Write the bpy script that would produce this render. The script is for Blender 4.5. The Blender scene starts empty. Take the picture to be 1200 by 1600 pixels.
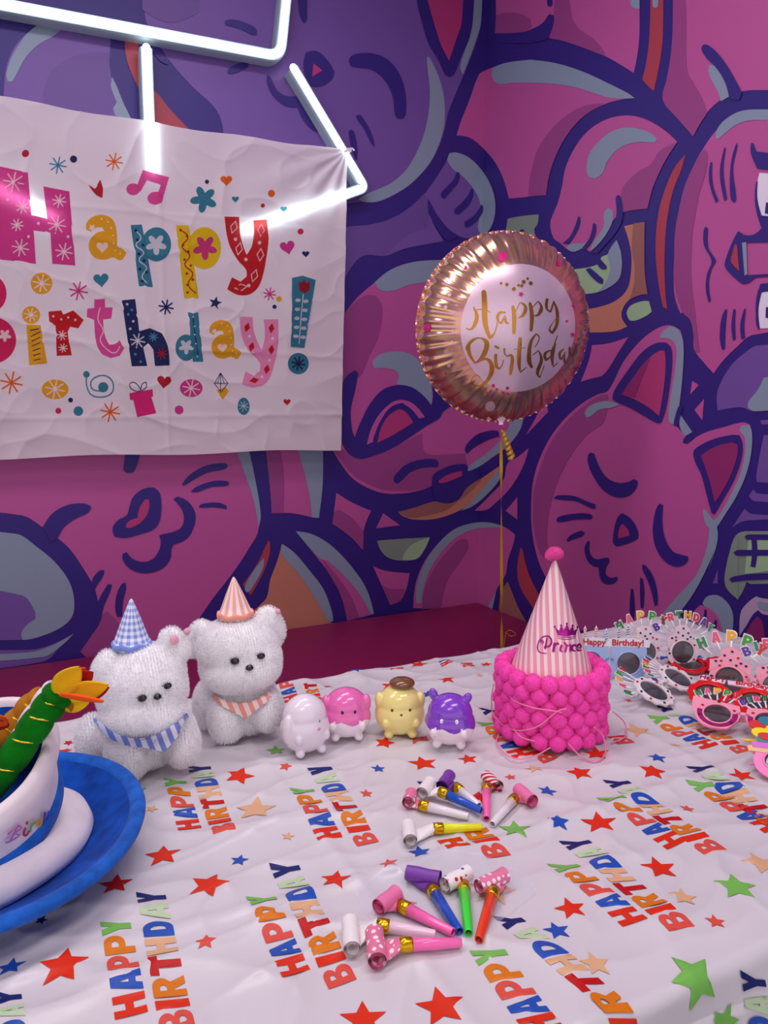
import bpy, bmesh, math, random
import numpy as np
from mathutils import Vector, Matrix, Quaternion, noise
from mathutils.geometry import delaunay_2d_cdt

SC = bpy.context.scene
COL = SC.collection
random.seed(7)

# ------------------------------------------------------------------ camera
PITCH = math.radians(7.6)
YAW = math.radians(27.6)
EYE = Vector((0, 0, 1.30))
FPX = 1200.0
FW = Vector((math.sin(YAW) * math.cos(PITCH), math.cos(YAW) * math.cos(PITCH), -math.sin(PITCH)))
RT = Vector((math.cos(YAW), -math.sin(YAW), 0))
UP = RT.cross(FW)
cam_d = bpy.data.cameras.new('camera')
cam = bpy.data.objects.new('camera', cam_d)
COL.objects.link(cam)
cam_d.sensor_fit = 'HORIZONTAL'
cam_d.sensor_width = 36.0
cam_d.lens = 36.0 * FPX / 1200.0
cam_d.clip_start = 0.02
cam.location = EYE
cam.rotation_euler = (math.pi / 2 - PITCH, 0, -YAW)
SC.camera = cam

# ------------------------------------------------------------------ world, exposure
SC.view_settings.view_transform = 'Standard'
SC.view_settings.look = 'None'
SC.view_settings.gamma = 1.0
SC.view_settings.use_curve_mapping = False
SC.view_settings.exposure = 0.35
W = bpy.data.worlds.new('shop_light')
SC.world = W
W.use_nodes = True
W.node_tree.nodes['Background'].inputs[0].default_value = (0.87, 0.82, 0.865, 1)
W.node_tree.nodes['Background'].inputs[1].default_value = 0.95
PANEL_STRENGTH = 10.0
NEON_STRENGTH = 6.0

# ------------------------------------------------------------------ place
YB = 2.783      # back wall
XR = 1.924      # right wall
HT = 0.75       # table top
TX0, TX1, TY0, TY1 = -0.75, 1.60, 0.47, 1.40   # table top rectangle


def ray(px, py):
    return FW * FPX + RT * (px - 600) - UP * (py - 800)


def on_z(px, py, z=HT):
    r = ray(px, py)
    return EYE + r * ((z - EYE.z) / r.z)


def on_y(px, py, y):
    r = ray(px, py)
    return EYE + r * ((y - EYE.y) / r.y)


def on_x(px, py, x):
    r = ray(px, py)
    return EYE + r * ((x - EYE.x) / r.x)


ER = RT.copy()
EF = Vector((-math.sin(YAW), -math.cos(YAW), 0))   # horizontal, towards the viewer's side of the room


def on_v(px, py, base, d=0.0):
    """point of the upright plane through base that faces the viewer's side, d in front of base"""
    r = ray(px, py)
    return EYE + r * (((base + EF * d) - EYE).dot(EF) / r.dot(EF))


def lin(c):
    c /= 255.0
    return c / 12.92 if c <= 0.04045 else ((c + 0.055) / 1.055) ** 2.4


def rgb(h, k=1.0):
    h = h.lstrip('#')
    return tuple(min(1.0, lin(int(h[i:i + 2], 16)) * k) for i in (0, 2, 4))


# ------------------------------------------------------------------ materials
MATS = {}


def mat(name, color='#ffffff', rough=0.6, metal=0.0, k=1.0, bump=None, coat=0.0, sheen=0.0, emit=0.0,
        trans=0.0, var=0.0, varscale=20.0, alpha=1.0, spec=0.5):
    if name in MATS:
        return MATS[name]
    m = bpy.data.materials.new(name)
    m.use_nodes = True
    nt = m.node_tree
    b = nt.nodes['Principled BSDF']
    c = rgb(color, k) if isinstance(color, str) else color
    b.inputs['Base Color'].default_value = (*c, 1)
    b.inputs['Roughness'].default_value = rough
    b.inputs['Metallic'].default_value = metal
    b.inputs['Coat Weight'].default_value = coat
    b.inputs['Coat Roughness'].default_value = 0.08
    b.inputs['Sheen Weight'].default_value = sheen
    b.inputs['Transmission Weight'].default_value = trans
    b.inputs['Specular IOR Level'].default_value = spec
    b.inputs['Alpha'].default_value = alpha
    if emit:
        b.inputs['Emission Color'].default_value = (*c, 1)
        b.inputs['Emission Strength'].default_value = emit
    tc = nt.nodes.new('ShaderNodeTexCoord')
    if var:
        n = nt.nodes.new('ShaderNodeTexNoise')
        n.inputs['Scale'].default_value = varscale
        n.inputs['Detail'].default_value = 4
        nt.links.new(tc.outputs['Object'], n.inputs['Vector'])
        r = nt.nodes.new('ShaderNodeValToRGB')
        r.color_ramp.elements[0].position = 0.3
        r.color_ramp.elements[1].position = 0.7
        r.color_ramp.elements[0].color = (*[v * (1 - var) for v in c], 1)
        r.color_ramp.elements[1].color = (*[min(1, v * (1 + var)) for v in c], 1)
        nt.links.new(n.outputs['Fac'], r.inputs['Fac'])
        nt.links.new(r.outputs['Color'], b.inputs['Base Color'])
    if bump:
        n = nt.nodes.new('ShaderNodeTexNoise')
        n.inputs['Scale'].default_value = bump[0]
        n.inputs['Detail'].default_value = 5
        nt.links.new(tc.outputs['Object'], n.inputs['Vector'])
        bn = nt.nodes.new('ShaderNodeBump')
        bn.inputs['Strength'].default_value = bump[1]
        bn.inputs['Distance'].default_value = bump[2] if len(bump) > 2 else 0.002
        nt.links.new(n.outputs['Fac'], bn.inputs['Height'])
        nt.links.new(bn.outputs['Normal'], b.inputs['Normal'])
    MATS[name] = m
    return m


class Nd:
    """tiny arithmetic on shader sockets"""
    nt = None

    def __init__(s, o):
        s.o = o

    @staticmethod
    def op(kind, *a):
        n = Nd.nt.nodes.new('ShaderNodeMath')
        n.operation = kind
        for i, v in enumerate(a):
            if isinstance(v, Nd):
                Nd.nt.links.new(v.o, n.inputs[i])
            else:
                n.inputs[i].default_value = v
        return Nd(n.outputs[0])

    def __add__(s, o): return Nd.op('ADD', s, o)
    def __sub__(s, o): return Nd.op('SUBTRACT', s, o)
    def __mul__(s, o): return Nd.op('MULTIPLY', s, o)
    def __truediv__(s, o): return Nd.op('DIVIDE', s, o)
    def fract(s): return Nd.op('FRACT', s)
    def gt(s, v): return Nd.op('GREATER_THAN', s, v)
    def lt(s, v): return Nd.op('LESS_THAN', s, v)
    def sin(s): return Nd.op('SINE', s)
    def sqrt(s): return Nd.op('SQRT', s)


def pattern(name, cols, fn, rough=0.6, metal=0.0, coat=0.0, sheen=0.0, bump=None):
    """cols: list of hex; fn(x,y,z)->list of factors mixing the next colours over the first"""
    if name in MATS:
        return MATS[name]
    m = mat(name, cols[0], rough, metal, coat=coat, sheen=sheen, bump=bump)
    nt = m.node_tree
    Nd.nt = nt
    tc = nt.nodes.new('ShaderNodeTexCoord')
    sp = nt.nodes.new('ShaderNodeSeparateXYZ')
    nt.links.new(tc.outputs['Object'], sp.inputs[0])
    fs = fn(Nd(sp.outputs[0]), Nd(sp.outputs[1]), Nd(sp.outputs[2]), tc)
    prev = None
    for f, c in zip(fs, cols[1:]):
        mx = nt.nodes.new('ShaderNodeMix')
        mx.data_type = 'RGBA'
        if prev is None:
            mx.inputs['A'].default_value = (*rgb(cols[0]), 1)
        else:
            nt.links.new(prev, mx.inputs['A'])
        mx.inputs['B'].default_value = (*rgb(c), 1)
        nt.links.new(f.o, mx.inputs['Factor'])
        prev = mx.outputs['Result']
    nt.links.new(prev, nt.nodes['Principled BSDF'].inputs['Base Color'])
    return m


# ------------------------------------------------------------------ mesh building
class MB:
    """collects vertices and faces, each face with a material"""

    def __init__(s):
        s.v = []
        s.f = []
        s.m = []
        s.mats = []
        s.sm = []

    def mi(s, m):
        if m not in s.mats:
            s.mats.append(m)
        return s.mats.index(m)

    def add(s, vs, fs, m, smooth=False):
        o = len(s.v)
        k = s.mi(m)
        s.v += [tuple(v) for v in vs]
        for f in fs:
            s.f.append(tuple(i + o for i in f))
            s.m.append(k)
            s.sm.append(smooth)
        return s

    def build(s, name, parent=None, loc=None):
        me = bpy.data.meshes.new(name)
        vs = s.v
        if loc is not None:
            vs = [tuple(Vector(v) - loc) for v in vs]
        me.from_pydata(vs, [], s.f)
        for m in s.mats:
            me.materials.append(m)
        me.polygons.foreach_set('material_index', s.m)
        me.polygons.foreach_set('use_smooth', s.sm)
        me.update()
        o = bpy.data.objects.new(name, me)
        COL.objects.link(o)
        if loc is not None:
            o.location = loc
        if parent is not None:
            o.parent = parent
            if loc is not None:
                o.location = loc - world_loc(parent)
        return o

    # --- shapes
    def box(s, c, h, m, R=None, bevel=0.0):
        c = Vector(c)
        bm = bmesh.new()
        bmesh.ops.create_cube(bm, size=2)
        for v in bm.verts:
            v.co = Vector((v.co.x * h[0], v.co.y * h[1], v.co.z * h[2]))
        if bevel:
            bmesh.ops.bevel(bm, geom=bm.edges[:], offset=bevel, segments=3, affect='EDGES', profile=0.5)
        return s.bm(bm, m, Matrix.Translation(c) @ (R.to_4x4() if R else Matrix()), smooth=bool(bevel))

    def bm(s, bm, m, M=None, smooth=False):
        bm.verts.index_update()
        vs = [(M @ v.co) if M else v.co.copy() for v in bm.verts]
        fs = [[v.index for v in f.verts] for f in bm.faces]
        bm.free()
        return s.add(vs, fs, m, smooth)

    def sphere(s, c, r, m, R=None, sub=3, fn=None):
        bm = bmesh.new()
        bmesh.ops.create_icosphere(bm, subdivisions=sub, radius=1)
        if not hasattr(r, '__len__'):
            r = (r, r, r)
        for v in bm.verts:
            k = fn(v.co) if fn else 1
            v.co = Vector((v.co.x * r[0], v.co.y * r[1], v.co.z * r[2])) * k
        return s.bm(bm, m, Matrix.Translation(Vector(c)) @ (R.to_4x4() if R else Matrix()), True)

    def tube(s, pts, r, m, n=10, closed=False, caps=True, flat=1.0, tw=0.0):
        pts = [Vector(p) for p in pts]
        N = len(pts)
        rs = r if hasattr(r, '__len__') else [r] * N
        T = []
        for i in range(N):
            a = pts[(i - 1) % N] if (closed or i > 0) else pts[i]
            b = pts[(i + 1) % N] if (closed or i < N - 1) else pts[i]
            T.append((b - a).normalized() if (b - a).length > 1e-9 else Vector((0, 0, 1)))
        nrm = T[0].orthogonal().normalized()
        vs = []
        for i in range(N):
            if i:
                q = T[i - 1].rotation_difference(T[i])
                nrm = (q @ nrm)
                nrm = (nrm - T[i] * nrm.dot(T[i])).normalized()
            bi = T[i].cross(nrm)
            for k in range(n):
                a = 2 * math.pi * k / n + 0
                u, w = math.cos(a), math.sin(a) * flat
                if tw:
                    c_, s_ = math.cos(tw * i), math.sin(tw * i)
                    u, w = u * c_ - w * s_, u * s_ + w * c_
                vs.append(pts[i] + (nrm * u + bi * w) * rs[i])
        fs = []
        for i in range(N if closed else N - 1):
            j = (i + 1) % N
            for k in range(n):
                l = (k + 1) % n
                fs.append((i * n + k, i * n + l, j * n + l, j * n + k))
        if caps and not closed:
            fs.append(tuple(range(n))[::-1])
            fs.append(tuple((N - 1) * n + k for k in range(n)))
        return s.add(vs, fs, m, True)

    def lathe(s, prof, m, n=48, M=None, closed_prof=False, fn=None):
        """prof: (r, z) pairs round the z axis"""
        vs = []
        for (r, z) in prof:
            for k in range(n):
                a = 2 * math.pi * k / n
                v = Vector((r * math.cos(a), r * math.sin(a), z))
                if fn:
                    v = fn(v, a)
                vs.append(M @ v if M else v)
        fs = []
        L = len(prof)
        for i in range(L if closed_prof else L - 1):
            j = (i + 1) % L
            for k in range(n):
                l = (k + 1) % n
                fs.append((i * n + k, i * n + l, j * n + l, j * n + k))
        return s.add(vs, fs, m, True)

    def plate(s, rings, th, m, M=None, side=None, bev=0.0):
        """flat shape (outer ring and holes) in local xy, extruded th both ways from z=0 to z=th"""
        P, Tn = fill2(rings)
        a = [Vector((p[0], p[1], th)) for p in P]
        b = [Vector((p[0], p[1], 0)) for p in P]
        n = len(P)
        vs = a + b
        fs = [t for t in Tn] + [tuple(i + n for i in t[::-1]) for t in Tn]
        X = (lambda v: M @ v) if M else (lambda v: v)
        s.add([X(v) for v in vs], fs, m, False)
        for rg in rings:
            k = len(rg)
            va = [Vector((p[0], p[1], th)) for p in rg] + [Vector((p[0], p[1], 0)) for p in rg]
            fa = [(i, (i + 1) % k, k + (i + 1) % k, k + i) for i in range(k)]
            s.add([X(v) for v in va], fa, side or m, False)
        return s


def world_loc(o):
    l = Vector((0, 0, 0))
    while o is not None:
        l += Vector(o.location)
        o = o.parent
    return l


def inside(rings, x, y):
    c = False
    for rg in rings:
        n = len(rg)
        j = n - 1
        for i in range(n):
            yi, yj = rg[i][1], rg[j][1]
            if (yi > y) != (yj > y):
                if x < (rg[j][0] - rg[i][0]) * (y - yi) / (yj - yi) + rg[i][0]:
                    c = not c
            j = i
    return c


def fill2(rings, step=0, extra=None):
    """triangles of a shape with holes (even-odd); step: spacing of added inner points; extra: added edges"""
    V, E = [], []
    for rg in rings:
        o = len(V)
        n = len(rg)
        V += [Vector((p[0], p[1])) for p in rg]
        E += [(o + i, o + (i + 1) % n) for i in range(n)]
    xs = [v.x for v in V]
    ys = [v.y for v in V]
    if step:
        x0, x1, y0, y1 = min(xs), max(xs), min(ys), max(ys)
        nx = int((x1 - x0) / step)
        ny = int((y1 - y0) / step)
        for i in range(1, nx + 1):
            for j in range(1, ny + 1):
                V.append(Vector((x0 + i * step, y0 + j * step)))
    if extra:
        for a, b in extra:
            E.append((len(V), len(V) + 1))
            V += [Vector(a), Vector(b)]
    r = delaunay_2d_cdt(V, E, [], 0, 1e-7)
    P, F = r[0], r[2]
    out = []
    for f in F:
        cx = sum(P[i].x for i in f) / len(f)
        cy = sum(P[i].y for i in f) / len(f)
        if inside(rings, cx, cy):
            out.append(tuple(f))
    return P, out


def smooth_ring(pts, seg=5, sharp=55, closed=True):
    """Catmull-Rom through the points, corners sharper than `sharp` degrees stay corners"""
    n = len(pts)
    P = [Vector((p[0], p[1])) for p in pts]
    cs = math.cos(math.radians(sharp))
    corner = []
    for i in range(n):
        a = P[i] - P[i - 1]
        b = P[(i + 1) % n] - P[i]
        if a.length < 1e-6 or b.length < 1e-6:
            corner.append(True)
        else:
            corner.append(a.normalized().dot(b.normalized()) < cs)
    out = []
    for i in range(n if closed else n - 1):
        p1, p2 = P[i], P[(i + 1) % n]
        c1 = corner[i] or (not closed and i == 0)
        c2 = corner[(i + 1) % n] or (not closed and i == n - 2)
        if c1 and c2:
            out.append((p1.x, p1.y))
            continue
        L = (p2 - p1).length
        d1 = Vector((0, 0)) if c1 else (P[(i + 1) % n] - P[i - 1]).normalized() * L
        d2 = Vector((0, 0)) if c2 else (P[(i + 2) % n] - P[i]).normalized() * L
        if c1:
            d1 = (p2 - p1) * 1.5 - d2 * 0.5
        if c2:
            d2 = (p2 - p1) * 1.5 - d1 * 0.5
        for k in range(seg):
            t = k / seg
            t2, t3 = t * t, t * t * t
            q = p1 * (2 * t3 - 3 * t2 + 1) + d1 * (t3 - 2 * t2 + t) + p2 * (-2 * t3 + 3 * t2) + d2 * (t3 - t2)
            out.append((q.x, q.y))
    if not closed:
        out.append((P[-1].x, P[-1].y))
    return out


def stroke_ring(pts, w, seg=5, taper=None):
    """outline of a rounded brush stroke along pts; w half width or list"""
    c = smooth_ring(pts, seg, 100, closed=False) if len(pts) > 2 else [tuple(p) for p in pts]
    n = len(c)
    if len(pts) == 2:
        c = [(pts[0][0] + (pts[1][0] - pts[0][0]) * t / 4, pts[0][1] + (pts[1][1] - pts[0][1]) * t / 4) for t in range(5)]
        n = 5
    L, R = [], []
    for i in range(n):
        a = Vector(c[max(0, i - 1)])
        b = Vector(c[min(n - 1, i + 1)])
        t = (b - a).normalized()
        nn = Vector((-t.y, t.x))
        u = i / (n - 1)
        if hasattr(w, '__len__'):
            x = u * (len(w) - 1)
            k = min(int(x), len(w) - 2)
            ww = w[k] + (w[k + 1] - w[k]) * (x - k)
        else:
            ww = w
        L.append(tuple(Vector(c[i]) + nn * ww))
        R.append(tuple(Vector(c[i]) - nn * ww))
    def cap(p, q, outward):
        p, q = Vector(p), Vector(q)
        m = (p + q) / 2
        r = (p - q).length / 2
        o = Vector(outward).normalized()
        s = (p - m)
        return [tuple(m + s * math.cos(a) + o * r * math.sin(a)) for a in (math.pi * .25, math.pi * .5, math.pi * .75)]
    t0 = Vector(c[0]) - Vector(c[1])
    t1 = Vector(c[-1]) - Vector(c[-2])
    return L + cap(L[-1], R[-1], t1) + R[::-1] + cap(R[0], L[0], t0)


def circle(cx, cy, r, n=20, ry=None):
    ry = ry or r
    return [(cx + r * math.cos(2 * math.pi * i / n), cy + ry * math.sin(2 * math.pi * i / n)) for i in range(n)]


def starpts(cx, cy, r, rot=0.0, k=0.42, n=5):
    return [(cx + (r if i % 2 == 0 else r * k) * math.sin(rot + math.pi * i / n),
             cy + (r if i % 2 == 0 else r * k) * math.cos(rot + math.pi * i / n)) for i in range(2 * n)]


def spline3(pts, seg=8, closed=False):
    P = [Vector(p) for p in pts]
    n = len(P)
    out = []
    for i in range(n if closed else n - 1):
        p0 = P[(i - 1) % n] if (closed or i > 0) else P[0]
        p1, p2 = P[i], P[(i + 1) % n]
        p3 = P[(i + 2) % n] if (closed or i < n - 2) else P[n - 1]
        for k in range(seg):
            t = k / seg
            out.append(0.5 * ((2 * p1) + (p2 - p0) * t + (2 * p0 - 5 * p1 + 4 * p2 - p3) * t * t + (3 * p1 - p0 - 3 * p2 + p3) * t ** 3))
    if not closed:
        out.append(P[-1])
    return out


# ------------------------------------------------------------------ scene graph
def tag(o, label=None, cat=None, group=None, kind=None):
    if label:
        o['label'] = label
    if cat:
        o['category'] = cat
    if group:
        o['group'] = group
    if kind:
        o['kind'] = kind
    return o


def thing(name, loc, label, cat, group=None):
    o = bpy.data.objects.new(name, None)
    o.empty_display_size = 0.05
    COL.objects.link(o)
    o.location = loc
    return tag(o, label, cat, group)


def struct(name, mb):
    o = mb.build(name)
    o['kind'] = 'structure'
    return o


# ------------------------------------------------------------------ bold letters on a unit grid (x 0..1, y 0..1)
def _arc(cx, cy, rx, ry, a0, a1, n=8):
    return [(cx + rx * math.cos(math.radians(a0 + (a1 - a0) * i / n)), cy + ry * math.sin(math.radians(a0 + (a1 - a0) * i / n))) for i in range(n + 1)]


LET = {
    'H': [[(0, 0), (.34, 0), (.34, .38), (.66, .38), (.66, 0), (1, 0), (1, 1), (.66, 1), (.66, .64), (.34, .64), (.34, 1), (0, 1)]],
    'A': [[(0, 0), (.33, 0), (.38, .2), (.62, .2), (.67, 0), (1, 0), (.7, 1), (.3, 1)], [(.43, .42), (.57, .42), (.5, .76)]],
    'P': [[(0, 0), (.36, 0), (.36, .3)] + _arc(.55, .65, .45, .35, -90, 90) + [(0, 1)], [(.36, .52)] + _arc(.5, .64, .16, .12, -90, 90) + [(.36, .76)]],
    'Y': [[(.33, 0), (.67, 0), (.67, .4), (1, 1), (.64, 1), (.5, .66), (.36, 1), (0, 1), (.33, .4)]],
    'B': [[(0, 0)] + _arc(.58, .28, .42, .28, -90, 65) + [(.72, .52)] + _arc(.52, .76, .4, .24, -60, 90) + [(0, 1)],
          [(.34, .2)] + _arc(.5, .3, .15, .1, -90, 90, 5) + [(.34, .4)], [(.34, .62)] + _arc(.48, .71, .13, .09, -90, 90, 5) + [(.34, .8)]],
    'I': [[(.12, 0), (.88, 0), (.88, 1), (.12, 1)]],
    'R': [[(0, 0), (.35, 0), (.35, .34), (.44, .34), (.63, 0), (1, 0), (.78, .42)] + _arc(.55, .71, .42, .29, -50, 90) + [(0, 1)],
          [(.35, .57)] + _arc(.5, .675, .14, .105, -90, 90, 5) + [(.35, .78)]],
    'T': [[(.33, 0), (.67, 0), (.67, .72), (1, .72), (1, 1), (0, 1), (0, .72), (.33, .72)]],
    'D': [[(0, 0)] + _arc(.45, .5, .55, .5, -90, 90, 10) + [(0, 1)], [(.34, .25)] + _arc(.45, .5, .2, .25, -90, 90, 6) + [(.34, .75)]],
}
LWID = {'I': .55}

# =====================================================================  ROOM: walls with the painted mural
INK = '#38207A'
MC = {
    'K': mat('mural_ink', '#2C1676', 0.5),
    'P': mat('mural_pink', '#B85094', 0.5),
    'p': mat('mural_deep_pink', '#963E80', 0.5),
    'G': mat('mural_grey_blue', '#8593A8', 0.5),
    'V': mat('mural_violet', '#6E4C9A', 0.5),
    'v': mat('mural_deep_violet', '#64458F', 0.5),
    'R': mat('mural_red', '#A8384A', 0.5),
    'M': mat('mural_magenta', '#B03472', 0.5),
    'm': mat('mural_deep_magenta', '#8E2468', 0.5),
    'O': mat('mural_orange', '#BE7864', 0.5),
    'o': mat('mural_brown_orange', '#955D58', 0.5),
    'N': mat('mural_green', '#9AB890', 0.5),
    'n': mat('mural_grey_green', '#7E8C80', 0.5),
    'W': mat('mural_white', '#E6DCEC', 0.5),
    'L': mat('mural_lilac', '#B79BBB', 0.5),
}
VW = {  # views the outlines were measured in: origin x, y, scale
    '1': (0, 0, 2), '3': (500, 0, 3), '4': (800, 0, 3), '5': (500, 350, 3), '6': (800, 450, 3),
    '7': (0, 680, 2.4), '8': (400, 680, 2.6667), 'r': (1000, 860, 6), 'q': (680, 820, 6.6667), 'x': (0, 0, 1),
}


def seg_pts(spec):
    """'4 775,665 720,615 | 6 100,50 ...' -> pixels"""
    out = []
    for part in spec.split('|'):
        t = part.split()
        ox, oy, s = VW[t[0]]
        for q in t[1:]:
            a, b = q.split(',')
            out.append((ox + float(a) / s, oy + float(b) / s))
    return out


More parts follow.
